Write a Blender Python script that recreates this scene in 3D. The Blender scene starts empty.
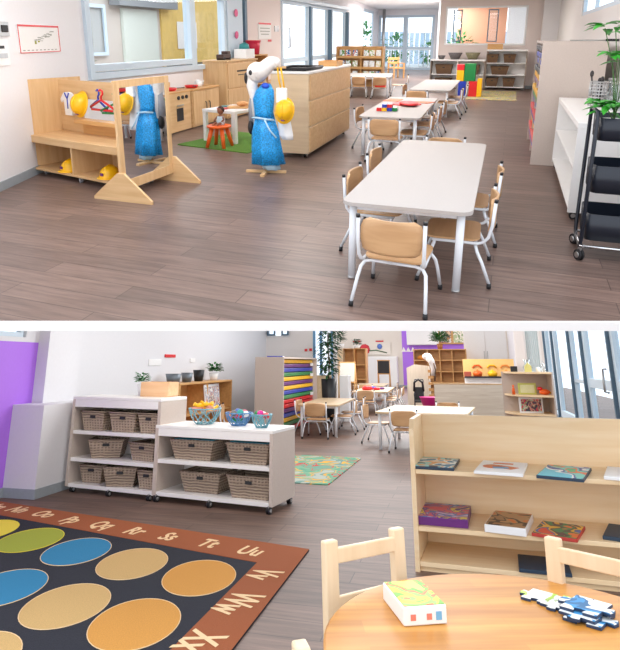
import bpy, bmesh, math, random
from mathutils import Matrix, Vector
random.seed(7)
PI = math.pi
SC = bpy.context.scene
COL = SC.collection
# ---------------------------------------------------------------- camera, world, lights, exposure
FPX = 580.0
cam = bpy.data.objects.new('camera', bpy.data.cameras.new('camera')); COL.objects.link(cam)
cam.data.sensor_fit = 'HORIZONTAL'; cam.data.sensor_width = 36.0; cam.data.lens = 36.0*FPX/620
cam.data.shift_x = 10/620; cam.data.shift_y = -124.5/620
cam.data.clip_start = 0.05; cam.data.clip_end = 300
cam.rotation_euler = (PI/2, 0, 0)
SC.camera = cam
# The place is a stack of two classrooms, each a right-angled room on its own pitched deck.
# A room is a rigid motion (rotation + eye height) of level room coordinates.
PITCH = math.atan(162.5/FPX)
ROOM = {'A': Matrix.Rotation(PITCH, 4, 'X') @ Matrix.Rotation(-math.radians(19.6), 4, 'Z') @ Matrix.Translation((0, 0, -1.6)),
        'B': Matrix.Rotation(-PITCH, 4, 'X') @ Matrix.Rotation(-math.radians(14.9), 4, 'Z') @ Matrix.Translation((0, 0, -1.3))}
w = bpy.data.worlds.new('daylight'); SC.world = w; w.use_nodes = True
bg = w.node_tree.nodes['Background']; bg.inputs[0].default_value = (0.90, 0.94, 1.0, 1); bg.inputs[1].default_value = 1.8
SC.view_settings.view_transform = 'Standard'; SC.view_settings.look = 'None'
SC.view_settings.gamma = 1; SC.view_settings.use_curve_mapping = False
SC.view_settings.exposure = 0.08
def area(room, loc, sx, sy, power, rot=(0, 0, 0), color=(1, 0.97, 0.94)):  # area fill, added to brighten the rooms
    l = bpy.data.lights.new('fill_panel', 'AREA'); l.shape = 'RECTANGLE'; l.size = sx; l.size_y = sy; l.energy = power; l.color = color
    o = bpy.data.objects.new('fill_panel', l); COL.objects.link(o)
    o.matrix_world = ROOM[room] @ Matrix.Translation(loc) @ Matrix.Rotation(rot[1], 4, 'Y') @ Matrix.Rotation(rot[0], 4, 'X')
def fill_point(room, loc, power, r=.25, color=(1, 0.98, 0.96)):  # unseen point fill, added to throw light sideways onto the walls
    l = bpy.data.lights.new('fill_globe', 'POINT'); l.energy = power; l.shadow_soft_size = r; l.color = color
    o = bpy.data.objects.new('fill_globe', l); COL.objects.link(o); o.matrix_world = ROOM[room] @ Matrix.Translation(loc)
for p_ in ((-3.2, 4.6, 2.4), (-3.2, 9.0, 2.8), (-2.6, 14.0, 2.8)): fill_point('A', p_, 60)
fill_point('A', (-.6, 7.0, 2.45), 35)
fill_point('B', (-3.0, 4.5, 1.85), 12)  # fill added to brighten the purple wall
for p_ in ((-2.6, 6.6, 2.6), (-2.0, 10.5, 2.7), (-1.5, 17.0, 2.8)): fill_point('B', p_, 48)
area('B', (2.1, 9.0, 1.9), 1.2, 7.0, 70, rot=(0, PI/2, 0), color=(.9, .95, 1))  # added upright panel standing in for daylight through the glazed wall
area('A', (-2.2, 5.5, 2.72), 3.0, 1.6, 18)  # overhead fills added along the upper room
area('A', (-2.2, 10.5, 2.72), 3.0, 1.6, 60)
area('A', (-2.5, 16.5, 2.72), 3.5, 1.8, 170)
area('A', (-3.5, 24.0, 2.9), 3.5, 1.8, 320)
area('B', (-1.9, 4.9, 2.0), 2.6, .5, 24, rot=(.9, 0, 0))  # fill added and tilted to brighten the white shelf fronts
area('A', (-7.4, 10.5, 2.9), 1.6, 5, 90)  # fill added to brighten the neighbouring room
area('B', (-2.0, 7.3, 2.75), 2.4, 1.4, 25)  # overhead fills added along the lower room
area('B', (-1.5, 11.0, 3.4), 3.0, 1.6, 80)
area('B', (-1.5, 18.0, 3.4), 3.5, 1.8, 200)
area('B', (-1.5, 27.0, 3.4), 3.5, 1.8, 260)

# ---------------------------------------------------------------- materials
def lin(c): return c/12.92 if c <= 0.04045 else ((c+0.055)/1.055)**2.4
def rgb(r, g, b): return (lin(r/255), lin(g/255), lin(b/255), 1)
MATS = {}
def base_mat(name):
    m = bpy.data.materials.new(name); m.use_nodes = True
    return m, m.node_tree, m.node_tree.nodes['Principled BSDF']
def plain(name, c, rough=0.5, metal=0.0, vary=0.04, scale=30, bump=0.0):
    if name in MATS: return MATS[name]
    m, nt, p = base_mat(name); c = rgb(*c)
    n = nt.nodes.new('ShaderNodeTexNoise'); n.inputs['Scale'].default_value = scale; n.inputs['Detail'].default_value = 2
    tc = nt.nodes.new('ShaderNodeTexCoord'); nt.links.new(tc.outputs['Object'], n.inputs['Vector'])
    r = nt.nodes.new('ShaderNodeValToRGB')
    r.color_ramp.elements[0].position = .3; r.color_ramp.elements[1].position = .7
    r.color_ramp.elements[0].color = tuple(x*(1-vary) for x in c[:3])+(1,)
    r.color_ramp.elements[1].color = tuple(min(1, x*(1+vary)) for x in c[:3])+(1,)
    nt.links.new(n.outputs['Fac'], r.inputs['Fac']); nt.links.new(r.outputs['Color'], p.inputs['Base Color'])
    p.inputs['Roughness'].default_value = rough; p.inputs['Metallic'].default_value = metal
    if bump:
        b = nt.nodes.new('ShaderNodeBump'); b.inputs['Strength'].default_value = bump; b.inputs['Distance'].default_value = .01
        nt.links.new(n.outputs['Fac'], b.inputs['Height']); nt.links.new(b.outputs['Normal'], p.inputs['Normal'])
    MATS[name] = m; return m
def wood(name, c1, c2, rough=0.45, axis=0, scale=1.0, strip=0):
    if name in MATS: return MATS[name]
    m, nt, p = base_mat(name)
    tc = nt.nodes.new('ShaderNodeTexCoord'); mp = nt.nodes.new('ShaderNodeMapping')
    s = [14*scale]*3; s[axis] = 1.2*scale; mp.inputs['Scale'].default_value = s
    n = nt.nodes.new('ShaderNodeTexNoise'); n.inputs['Scale'].default_value = 1.6; n.inputs['Detail'].default_value = 5; n.inputs['Distortion'].default_value = 0.4
    r = nt.nodes.new('ShaderNodeValToRGB'); r.color_ramp.elements[0].position = .3; r.color_ramp.elements[1].position = .72
    r.color_ramp.elements[0].color = rgb(*c1); r.color_ramp.elements[1].color = rgb(*c2)
    nt.links.new(tc.outputs['Object'], mp.inputs['Vector']); nt.links.new(mp.outputs['Vector'], n.inputs['Vector'])
    nt.links.new(n.outputs['Fac'], r.inputs['Fac'])
    out = r.outputs['Color']
    if strip:
        bk = nt.nodes.new('ShaderNodeTexBrick'); bk.inputs['Scale'].default_value = strip
        bk.inputs['Color1'].default_value = (1, 1, 1, 1); bk.inputs['Color2'].default_value = (.78, .74, .7, 1); bk.inputs['Mortar'].default_value = (.8, .76, .7, 1)
        bk.inputs['Mortar Size'].default_value = .004; bk.inputs['Brick Width'].default_value = 2.6; bk.inputs['Row Height'].default_value = .5
        nt.links.new(tc.outputs['Object'], bk.inputs['Vector'])
        mx = nt.nodes.new('ShaderNodeMix'); mx.data_type = 'RGBA'; mx.blend_type = 'MULTIPLY'; mx.inputs[0].default_value = .8
        nt.links.new(out, mx.inputs[6]); nt.links.new(bk.outputs['Color'], mx.inputs[7]); out = mx.outputs[2]
    nt.links.new(out, p.inputs['Base Color']); p.inputs['Roughness'].default_value = rough
    MATS[name] = m; return m
def vinyl(name, c1, c2, c3, rough):
    m, nt, p = base_mat(name)
    tc = nt.nodes.new('ShaderNodeTexCoord')
    bk = nt.nodes.new('ShaderNodeTexBrick'); bk.inputs['Scale'].default_value = 1.0
    bk.inputs['Brick Width'].default_value = 1.5; bk.inputs['Row Height'].default_value = .2; bk.inputs['Mortar Size'].default_value = .003
    bk.inputs['Color1'].default_value = rgb(*c1); bk.inputs['Color2'].default_value = rgb(*c2); bk.inputs['Mortar'].default_value = rgb(*c3)
    nt.links.new(tc.outputs['Object'], bk.inputs['Vector'])
    mp = nt.nodes.new('ShaderNodeMapping'); mp.inputs['Scale'].default_value = (1.3, 16, 1)
    n = nt.nodes.new('ShaderNodeTexNoise'); n.inputs['Scale'].default_value = 1.5; n.inputs['Detail'].default_value = 6; n.inputs['Roughness'].default_value = .65
    nt.links.new(tc.outputs['Object'], mp.inputs['Vector']); nt.links.new(mp.outputs['Vector'], n.inputs['Vector'])
    r = nt.nodes.new('ShaderNodeValToRGB'); r.color_ramp.elements[0].position = .32; r.color_ramp.elements[1].position = .7
    r.color_ramp.elements[0].color = (.55, .53, .52, 1); r.color_ramp.elements[1].color = (1.12, 1.12, 1.12, 1)
    nt.links.new(n.outputs['Fac'], r.inputs['Fac'])
    mx = nt.nodes.new('ShaderNodeMix'); mx.data_type = 'RGBA'; mx.blend_type = 'MULTIPLY'; mx.inputs[0].default_value = 1
    nt.links.new(bk.outputs['Color'], mx.inputs[6]); nt.links.new(r.outputs['Color'], mx.inputs[7])
    nt.links.new(mx.outputs[2], p.inputs['Base Color']); p.inputs['Roughness'].default_value = rough
    return m
def wicker(name, c1, c2):
    m, nt, p = base_mat(name)
    tc = nt.nodes.new('ShaderNodeTexCoord')
    ws = []
    for sc_, d in ((24, 'Z'), (17, 'X'), (17, 'Y')):
        wv = nt.nodes.new('ShaderNodeTexWave'); wv.inputs['Scale'].default_value = sc_/2; wv.bands_direction = d; wv.inputs['Distortion'].default_value = 2.5
        nt.links.new(tc.outputs['Object'], wv.inputs['Vector']); ws.append(wv)
    a = nt.nodes.new('ShaderNodeMath'); a.operation = 'MULTIPLY'; nt.links.new(ws[1].outputs['Fac'], a.inputs[0]); nt.links.new(ws[2].outputs['Fac'], a.inputs[1])
    b = nt.nodes.new('ShaderNodeMath'); b.operation = 'MAXIMUM'; nt.links.new(a.outputs[0], b.inputs[0]); nt.links.new(ws[0].outputs['Fac'], b.inputs[1])
    r = nt.nodes.new('ShaderNodeValToRGB'); r.color_ramp.elements[0].color = rgb(*c1); r.color_ramp.elements[1].color = rgb(*c2)
    nt.links.new(b.outputs[0], r.inputs['Fac']); nt.links.new(r.outputs['Color'], p.inputs['Base Color'])
    bp = nt.nodes.new('ShaderNodeBump'); bp.inputs['Strength'].default_value = .6; bp.inputs['Distance'].default_value = .01
    nt.links.new(b.outputs[0], bp.inputs['Height']); nt.links.new(bp.outputs['Normal'], p.inputs['Normal'])
    p.inputs['Roughness'].default_value = .75
    return m
def art(name, colors, scale=12, seed=0.0, rough=.4):
    if name in MATS: return MATS[name]
    m, nt, p = base_mat(name)
    tc = nt.nodes.new('ShaderNodeTexCoord'); mp = nt.nodes.new('ShaderNodeMapping'); mp.inputs['Location'].default_value = (seed, seed*1.7, seed*.6)
    v = nt.nodes.new('ShaderNodeTexNoise'); v.inputs['Scale'].default_value = scale; v.inputs['Detail'].default_value = 1.5; v.inputs['Distortion'].default_value = .9
    nt.links.new(tc.outputs['Object'], mp.inputs['Vector']); nt.links.new(mp.outputs['Vector'], v.inputs['Vector'])
    r = nt.nodes.new('ShaderNodeValToRGB'); r.color_ramp.interpolation = 'CONSTANT'
    n = len(colors); el = r.color_ramp.elements
    while len(el) < n: el.new(.5)
    for i, c in enumerate(colors):
        el[i].position = 0 if i == 0 else .34+.32*i/n
        el[i].color = rgb(*c)
    nt.links.new(v.outputs['Fac'], r.inputs['Fac']); nt.links.new(r.outputs['Color'], p.inputs['Base Color'])
    p.inputs['Roughness'].default_value = rough
    MATS[name] = m; return m
def glass(name, tint, gloss=.1):
    m = bpy.data.materials.new(name); m.use_nodes = True; nt = m.node_tree; nt.nodes.clear()
    o = nt.nodes.new('ShaderNodeOutputMaterial'); t = nt.nodes.new('ShaderNodeBsdfTransparent'); g = nt.nodes.new('ShaderNodeBsdfGlossy'); x = nt.nodes.new('ShaderNodeMixShader')
    t.inputs[0].default_value = tint; g.inputs['Roughness'].default_value = .02; x.inputs[0].default_value = gloss
    nt.links.new(t.outputs[0], x.inputs[1]); nt.links.new(g.outputs[0], x.inputs[2]); nt.links.new(x.outputs[0], o.inputs[0])
    return m
WALL = plain('wall_paint', (238, 236, 238), .8, vary=.01)
WALLB = plain('wall_paint_cream', (236, 232, 230), .8, vary=.01)
PINK = plain('wall_panel_beige', (236, 222, 216), .7, vary=.01)
PURPLE = plain('purple_paint', (180, 118, 238), .6, vary=.015)
SKIRT = plain('grey_skirting', (158, 166, 172), .5)
LAM = plain('white_laminate', (244, 242, 240), .32, vary=.01)
LAMG = plain('greige_laminate', (204, 190, 180), .5, vary=.03, scale=60)
TOPA = plain('table_laminate', (186, 179, 175), .6, vary=.02, scale=80)
TOPB = wood('table_laminate_cream', (206, 178, 138), (222, 196, 160), .4)
TUBE = plain('white_powder_coat', (232, 236, 242), .25, vary=.01)
BLACK = plain('black_rubber', (28, 28, 32), .5)
BIRCH = wood('birch_ply_chair', (196, 152, 108), (212, 170, 126), .4)
MAPLE = wood('maple_veneer', (212, 170, 120), (228, 192, 144), .45, axis=2)
MAPLEH = wood('maple_veneer_flat', (212, 170, 120), (228, 192, 144), .45, axis=0)
MAPLEG = wood('maple_veneer_grey', (214, 188, 152), (228, 204, 170), .45, axis=0)
PALE = wood('pale_pine', (226, 198, 160), (238, 214, 180), .4, axis=2)
TABLEW = wood('beech_butcher', (194, 126, 46), (220, 160, 76), .38, axis=0, strip=6)
ORANGEW = wood('honey_pine', (204, 152, 92), (222, 172, 110), .45)
BIRCHP = wood('birch_panel', (238, 206, 160), (246, 220, 182), .42, axis=0)
METAL = plain('brushed_steel', (190, 190, 190), .3, .9)
CHROME = plain('chrome', (215, 218, 222), .15, 1.0)
MIRROR = plain('mirror_silver', (235, 238, 240), .01, 1.0, vary=0)
ALU = plain('pale_blue_aluminium', (206, 222, 234), .4, vary=.01)
DARKALU = plain('slate_blue_aluminium', (92, 118, 138), .4)
DGREY = plain('charcoal_powder_coat', (28, 34, 46), .35)
GLASS = glass('window_glass', (.95, .98, 1, 1), .04)
WICK = wicker('seagrass_grey', (122, 104, 90), (186, 166, 146))
WICKB = wicker('seagrass_brown', (66, 46, 34), (128, 96, 66))
YEL = plain('yellow_plastic', (250, 190, 20), .3); RED = plain('red_plastic', (222, 34, 40), .3)
GRN = plain('green_plastic', (20, 130, 62), .3); BLU = plain('blue_plastic', (38, 62, 176), .3)
PUR = plain('purple_plastic', (104, 42, 120), .35); ORG = plain('orange_plastic', (244, 104, 34), .35)
WHT = plain('white_plastic', (244, 244, 244), .35, vary=.01)
MAG = plain('magenta_plastic', (226, 40, 150), .35)
LEAF = plain('leaf_green', (34, 120, 40), .45, vary=.35, scale=14)
LEAF2 = plain('dark_leaf_green', (30, 84, 44), .5, vary=.35, scale=14)
STEM = plain('brown_stem', (96, 72, 50), .7)
SKY_BLUE = plain('turquoise_cloth', (70, 176, 204), .7)
PAPER = plain('white_paper', (245, 243, 240), .7, vary=.01)

# ---------------------------------------------------------------- mesh building
class MB:
    def __init__(s): s.bm = bmesh.new()
    def box(s, x, y, z, sx, sy, sz, b=0.0, rz=0.0, rx=0.0, ry=0.0, seg=2):
        """x,y centre; z is the BOTTOM"""
        g = bmesh.ops.create_cube(s.bm, size=1.0)['verts']
        M_ = Matrix.Translation((x, y, z+sz/2)) @ Matrix.Rotation(rz, 4, 'Z') @ Matrix.Rotation(ry, 4, 'Y') @ Matrix.Rotation(rx, 4, 'X') @ Matrix.Diagonal((sx, sy, sz, 1))
        bmesh.ops.transform(s.bm, matrix=M_, verts=g)
        if b > 0:
            es = list({e for v in g for e in v.link_edges})
            bmesh.ops.bevel(s.bm, geom=es, offset=b, segments=seg, profile=.5, affect='EDGES')
        return s
    def rbox(s, x, y, z, sx, sy, sz, r, rz=0, seg=5):
        """slab with rounded plan corners"""
        pts = []
        for cx, cy, a0 in ((1, 1, 0), (-1, 1, 90), (-1, -1, 180), (1, -1, 270)):
            for k in range(seg+1):
                a = math.radians(a0+90*k/seg)
                pts.append((cx*(sx/2-r)+r*math.cos(a), cy*(sy/2-r)+r*math.sin(a)))
        c, q = math.cos(rz), math.sin(rz)
        return s.prism([(x+px*c-py*q, y+px*q+py*c) for px, py in pts], z, z+sz)
    def prism(s, poly, z0, z1):
        lo = [s.bm.verts.new((p[0], p[1], z0)) for p in poly]; hi = [s.bm.verts.new((p[0], p[1], z1)) for p in poly]
        n = len(poly); s.bm.faces.new(lo[::-1]); s.bm.faces.new(hi)
        for i in range(n): s.bm.faces.new((lo[i], lo[(i+1) % n], hi[(i+1) % n], hi[i]))
        return s
    def prism_m(s, poly, t, M_):
        """poly in local xy, thickness t along local z, then matrix"""
        n0 = len(s.bm.verts); s.prism(poly, 0, t); s.bm.verts.ensure_lookup_table()
        bmesh.ops.transform(s.bm, matrix=M_, verts=[s.bm.verts[i] for i in range(n0, len(s.bm.verts))]); return s
    def tube(s, pts, r, seg=8, closed=False, smooth=True, r2=None):
        pts = [Vector(p) for p in pts]; n = len(pts); rings = []
        up = None
        for i, p in enumerate(pts):
            if closed: d = (pts[(i+1) % n]-pts[i-1])
            else: d = pts[min(i+1, n-1)]-pts[max(i-1, 0)]
            d.normalize()
            if up is None: up = Vector((0, 0, 1)) if abs(d.z) < .9 else Vector((0, 1, 0))
            a = d.cross(up)
            if a.length < 1e-4: a = d.cross(Vector((1, 0, 0)))
            a.normalize(); b_ = a.cross(d).normalized(); up = b_
            rr = r if r2 is None else r+(r2-r)*i/(n-1)
            rings.append([s.bm.verts.new(p+a*rr*math.cos(2*PI*k/seg)+b_*rr*math.sin(2*PI*k/seg)) for k in range(seg)])
        m = n if closed else n-1
        for i in range(m):
            A, B = rings[i], rings[(i+1) % n]
            for k in range(seg):
                f = s.bm.faces.new((A[k], A[(k+1) % seg], B[(k+1) % seg], B[k])); f.smooth = smooth
        if not closed: s.bm.faces.new(rings[0][::-1]); s.bm.faces.new(rings[-1])
        return s
    def lathe(s, prof, seg=20, x=0, y=0, z=0, sx=1, sy=1, smooth=True):
        rings = []
        for r, h in prof:
            if r < 1e-5: rings.append([s.bm.verts.new((x, y, z+h))])
            else: rings.append([s.bm.verts.new((x+sx*r*math.cos(2*PI*k/seg), y+sy*r*math.sin(2*PI*k/seg), z+h)) for k in range(seg)])
        for i in range(len(rings)-1):
            A, B = rings[i], rings[i+1]
            for k in range(seg):
                k2 = (k+1) % seg
                if len(A) == 1 and len(B) == 1: continue
                if len(A) == 1: f = s.bm.faces.new((A[0], B[k2], B[k]))
                elif len(B) == 1: f = s.bm.faces.new((A[k], A[k2], B[0]))
                else: f = s.bm.faces.new((A[k], A[k2], B[k2], B[k]))
                f.smooth = smooth
        return s
    def ball(s, x, y, z, rx, ry, rz_, u=14, v=9):
        return s.lathe([(math.sin(PI*i/v), -math.cos(PI*i/v)*rz_) if 0 < i < v else (0, -rz_ if i == 0 else rz_) for i in range(v+1)], u, x, y, z, rx, ry)
    def leaf(s, p, d, L, W, droop=.3):
        p = Vector(p); d = Vector(d).normalized(); sd = d.cross(Vector((0, 0, 1)))
        if sd.length < .05: sd = Vector((1, 0, 0))
        sd.normalize(); prev = None
        for t, ww in ((0, .05), (.25, .75), (.5, 1), (.78, .65), (1, 0.03)):
            c = p+d*L*t-Vector((0, 0, droop*L*t*t)); up = sd.cross(d)*W*.18*ww
            row = [s.bm.verts.new(c-sd*W/2*ww+up), s.bm.verts.new(c), s.bm.verts.new(c+sd*W/2*ww+up)]
            if prev:
                for k in range(2):
                    f = s.bm.faces.new((prev[k], prev[k+1], row[k+1], row[k])); f.smooth = True
            prev = row
        return s
    def mesh(s, name, m):
        me = bpy.data.meshes.new(name); bmesh.ops.recalc_face_normals(s.bm, faces=s.bm.faces); s.bm.to_mesh(me); s.bm.free()
        for k in (m if isinstance(m, (list, tuple)) else [m]): me.materials.append(k)
        return me
CUR = 'A'
TOPS = []
def obj(name, mb, m, parent=None, loc=(0, 0, 0), rz=0, label=None):
    me = mb.mesh(name, m) if isinstance(mb, MB) else mb
    o = bpy.data.objects.new(name, me); COL.objects.link(o); o.location = loc; o.rotation_euler = (0, 0, rz)
    if parent is not None: o.parent = parent
    else: TOPS.append((o, CUR))
    if label: o['label'] = label
    return o
def tag(o, label, cat, group=None, kind=None):
    o['label'] = label; o['category'] = cat
    if group: o['group'] = group
    if kind: o['kind'] = kind
    return o
def thing(name, label, cat, loc=(0, 0, 0), rz=0, group=None):
    o = bpy.data.objects.new(name, None); COL.objects.link(o); o.empty_display_size = .1
    o.location = loc; o.rotation_euler = (0, 0, rz); TOPS.append((o, CUR))
    return tag(o, label, cat, group)
def struct(name, mb, m, loc=(0, 0, 0), rz=0, parent=None):
    o = obj(name, mb, m, parent, loc, rz)
    if parent is None: o['kind'] = 'structure'
    return o
def kids(o): return [c for c in bpy.data.objects if c.parent == o]
def dup(root, loc, rz, label, group=None, scale=None):
    r = root.copy(); COL.objects.link(r); r.location = loc; r.rotation_euler = (0, 0, rz); TOPS.append((r, CUR))
    r['label'] = label
    if group: r['group'] = group
    if scale: r.scale = scale
    for ch in kids(root):
        c = ch.copy(); COL.objects.link(c); c.parent = r
        for g in kids(ch):
            d = g.copy(); COL.objects.link(d); d.parent = c
    return r
def textmesh(body, size, ext=.0005):
    cu = bpy.data.curves.new('t', 'FONT'); cu.body = body; cu.size = size; cu.offset = .0045; cu.extrude = ext; cu.align_x = 'CENTER'; cu.align_y = 'CENTER'; cu.resolution_u = 3
    o = bpy.data.objects.new('t', cu); COL.objects.link(o)
    dg = bpy.context.evaluated_depsgraph_get(); dg.update()
    me = bpy.data.meshes.new_from_object(o.evaluated_get(dg)); bpy.data.objects.remove(o); bpy.data.curves.remove(cu)
    return me
def castor(parent, x, y, r=.035, rz=0, wheel=BLACK, name='castor', z=0):
    b = MB()
    a = Vector((math.cos(rz), math.sin(rz), 0))*.018
    b.tube([(x-a.x, y-a.y, z+r), (x-a.x*.2, y-a.y*.2, z+r)], r, 12); b.tube([(x+a.x*.2, y+a.y*.2, z+r), (x+a.x, y+a.y, z+r)], r, 12)
    o = obj(name, b, wheel, parent)
    f = MB().box(x, y, z+r*.9, .012, .03, r*1.4, rz=rz).tube([(x-a.x*1.25, y-a.y*1.25, z+r), (x+a.x*1.25, y+a.y*1.25, z+r)], r*.55, 10)
    obj('castor_fork', f, METAL, o)
    return o
def yawpt(c, yaw, lx, ly):
    return (c[0]+lx*math.cos(yaw)-ly*math.sin(yaw), c[1]+lx*math.sin(yaw)+ly*math.cos(yaw))

# ---------------------------------------------------------------- shared furniture builders
def chair(label, loc, rz, group=None):
    t = thing('child_chair', label, 'chair', loc, rz, group)
    def U(a, b, c, d): return None
    s = MB().rbox(0, .01, .3, .33, .33, .012, .06); o = obj('seat', s, BIRCH, t)
    # curved backrest
    b = MB(); n = 10; vs = []
    for j, (zz, ww) in enumerate(((.365, .13), (.385, .155), (.45, .168), (.52, .168), (.56, .155), (.58, .12))):
        for side in (0, 1):
            pass
        row = []
        for k in range(n+1):
            u = -1+2*k/n; x = u*ww; y = -.205+.035*(1-u*u)*-1+.0*zz-.03*(zz-.36)
            row.append((x, y, zz))
        vs.append(row)
    F = [[b.bm.verts.new(p) for p in r] for r in vs]; Bk = [[b.bm.verts.new((p[0], p[1]+.012, p[2])) for p in r] for r in vs]
    for j in range(len(vs)-1):
        for k in range(n):
            b.bm.faces.new((F[j][k], F[j][k+1], F[j+1][k+1], F[j+1][k])).smooth = True
            b.bm.faces.new((Bk[j][k], Bk[j+1][k], Bk[j+1][k+1], Bk[j][k+1])).smooth = True
        b.bm.faces.new((F[j][0], F[j+1][0], Bk[j+1][0], Bk[j][0])); b.bm.faces.new((F[j][n], Bk[j][n], Bk[j+1][n], F[j+1][n]))
    for k in range(n):
        b.bm.faces.new((F[0][k], Bk[0][k], Bk[0][k+1], F[0][k+1])); b.bm.faces.new((F[-1][k], F[-1][k+1], Bk[-1][k+1], Bk[-1][k]))
    obj('backrest', b, BIRCH, t)
    for sx in (-1, 1):
        f = MB().tube([(sx*.178, -.225, .585), (sx*.178, -.215, .42), (sx*.176, -.2, .34), (sx*.172, -.175, .302), (sx*.168, -.14, .288), (sx*.16, .0, .286), (sx*.155, .13, .286)], .0105)
        fo = obj('side_frame', f, TUBE, t)
        obj('end_cap', MB().tube([(sx*.178, -.2255, .58), (sx*.178, -.2265, .6)], .012), BLACK, fo)
        for sy in (-1, 1):
            fy = -.225 if sy < 0 else .2
            my = -.13 if sy < 0 else .115
            l = MB().tube([(sx*.205, fy, .03), (sx*.19, my+(fy-my)*.45, .17), (sx*.18, my+(fy-my)*.12, .235), (sx*.16, my, .268), (sx*.12, my, .279), (0, my, .279)], .0105)
            lo = obj('leg', l, TUBE, t)
            obj('foot_cap', MB().tube([(sx*.2065, fy+.002*sy, 0), (sx*.2045, fy, .035)], .0135), BLACK, lo)
    return t
CH0 = None
def put_chair(x, y, deg, label, group, sc=None):
    global CH0
    if CH0 is None:
        CH0 = chair(label, (x, y, 0), math.radians(deg), group)
        if sc: CH0.scale = sc
        return CH0
    return dup(CH0, (x, y, 0), math.radians(deg), label, group, sc)
def table(label, x, y, w_, d_, h, top, yaw=0, group=None, r=.08, leg=.026, inset=.07):
    t = thing('classroom_table', label, 'table', (x, y, 0), yaw, group)
    obj('tabletop', MB().rbox(0, 0, h-.025, w_, d_, .025, r), top, t)
    a = MB(); 
    for sy in (-1, 1): a.box(0, sy*(d_/2-inset-.01), h-.065, w_-2*inset, .02, .04)
    for sx in (-1, 1): a.box(sx*(w_/2-inset-.01), 0, h-.065, .02, d_-2*inset, .04)
    obj('apron', a, TUBE, t)
    for sx in (-1, 1):
        for sy in (-1, 1):
            lx, ly = sx*(w_/2-inset), sy*(d_/2-inset)
            l = obj('leg', MB().tube([(lx, ly, .012), (lx, ly, h-.025)], leg, 14), TUBE, t)
            obj('foot_cap', MB().tube([(lx, ly, 0), (lx, ly, .014)], leg+.002, 14), METAL, l)
    return t
def shelf(name, label, x, y, yaw, w_, d_, h, levels, body, side=None, z0=.07, th=.022, back=True, cols=(), topth=.03, cat='shelf', castors=(), wheel=BLACK, apron=0, group=None, backmat=None):
    """open front at local -y, centred footprint"""
    side = side or body
    t = thing(name, label, cat, (x, y, 0), yaw, group)
    obj('top_panel', MB().box(0, 0, h-topth, w_, d_, topth, .004), body, t)
    if apron: obj('top_rail', MB().box(0, -d_/2+.012, h-topth-apron, w_-2*th, .02, apron), body, t)
    for s_ in (-1, 1): obj('side_panel', MB().box(s_*(w_/2-th/2), 0, z0, th, d_-.004, h-topth-z0), side, t)
    if back: obj('back_panel', MB().box(0, d_/2-.008, z0, w_-2*th, .012, h-topth-z0), backmat or body, t)
    for z in levels: obj('shelf_board', MB().box(0, -.002, z-th, w_-2*th, d_-.02, th, .002), body, t)
    lo = min(levels)
    for c in cols: obj('divider', MB().box(c, 0, lo, th, d_-.03, h-topth-lo), body, t)
    for (cx, cy) in castors: castor(t, cx, cy, min(z0/2, .036), 0, wheel)
    return t
BK = {}
def basket(kind, label, loc, rz, sx, sy, sz, mat_, group, fill=None):
    t = thing('wicker_basket', label, 'basket', loc, rz, group)
    b = MB()
    def ring(k, z, inn=0.0): return [b.bm.verts.new((px*(sx/2*k-inn), py*(sy/2*k-inn), z)) for px, py in ((-1, -1), (1, -1), (1, 1), (-1, 1))]
    R = [ring(.8, 0), ring(1, sz), ring(1, sz, .014), ring(.8, .012, .014)]
    for A, B in zip(R, R[1:]):
        for k in range(4): b.bm.faces.new((A[k], A[(k+1) % 4], B[(k+1) % 4], B[k]))
    b.bm.faces.new(R[0][::-1]); b.bm.faces.new(R[-1])
    obj('basket_body', b, mat_, t)
    obj('rim', MB().tube([(-sx/2, -sy/2, sz), (sx/2, -sy/2, sz), (sx/2, sy/2, sz), (-sx/2, sy/2, sz)], .009, 6, closed=True), mat_, t)
    k = .8+.2*.72
    hx = -sx*.17
    obj('handle_slot', MB().box(0, -sy/2*k-.002, sz*.66, .07, .012, .03, .005, rx=-.1), BLACK, t)
    if fill: obj('lining', MB().rbox(0, 0, sz*.75, sx*.9, sy*.9, sz*.3, .03), fill, t)
    return t
def potted(name, label, x, y, z, pr, ph, fr, fh, pot, leafm, n=60, L=.05, W=.022, group=None):
    t = thing(name, label, 'plant', (x, y, z), 0, group)
    obj('pot', MB().lathe([(0, 0), (pr*.75, 0), (pr, ph), (pr*.9, ph), (pr*.85, ph*.85), (0, ph*.85)], 18), pot, t)
    b = MB(); rr = random.Random(int(x*100+y*10))
    for i in range(n):
        a = rr.uniform(0, 2*PI); e = rr.uniform(.1, 1.4); rad = rr.uniform(.1, 1)
        p = (fr*rad*.75*math.cos(a)*math.cos(e*.6), fr*rad*.75*math.sin(a)*math.cos(e*.6), ph+fh*(.15+.7*rad*math.sin(e)))
        b.leaf(p, (math.cos(a), math.sin(a), math.sin(e)), L, W)
    obj('foliage', b, leafm, t)
    return t
def castors4(w_, d_): return [(sx*(w_/2-.05), sy*(d_/2-.05)) for sx in (-1, 1) for sy in (-1, 1)]

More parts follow.
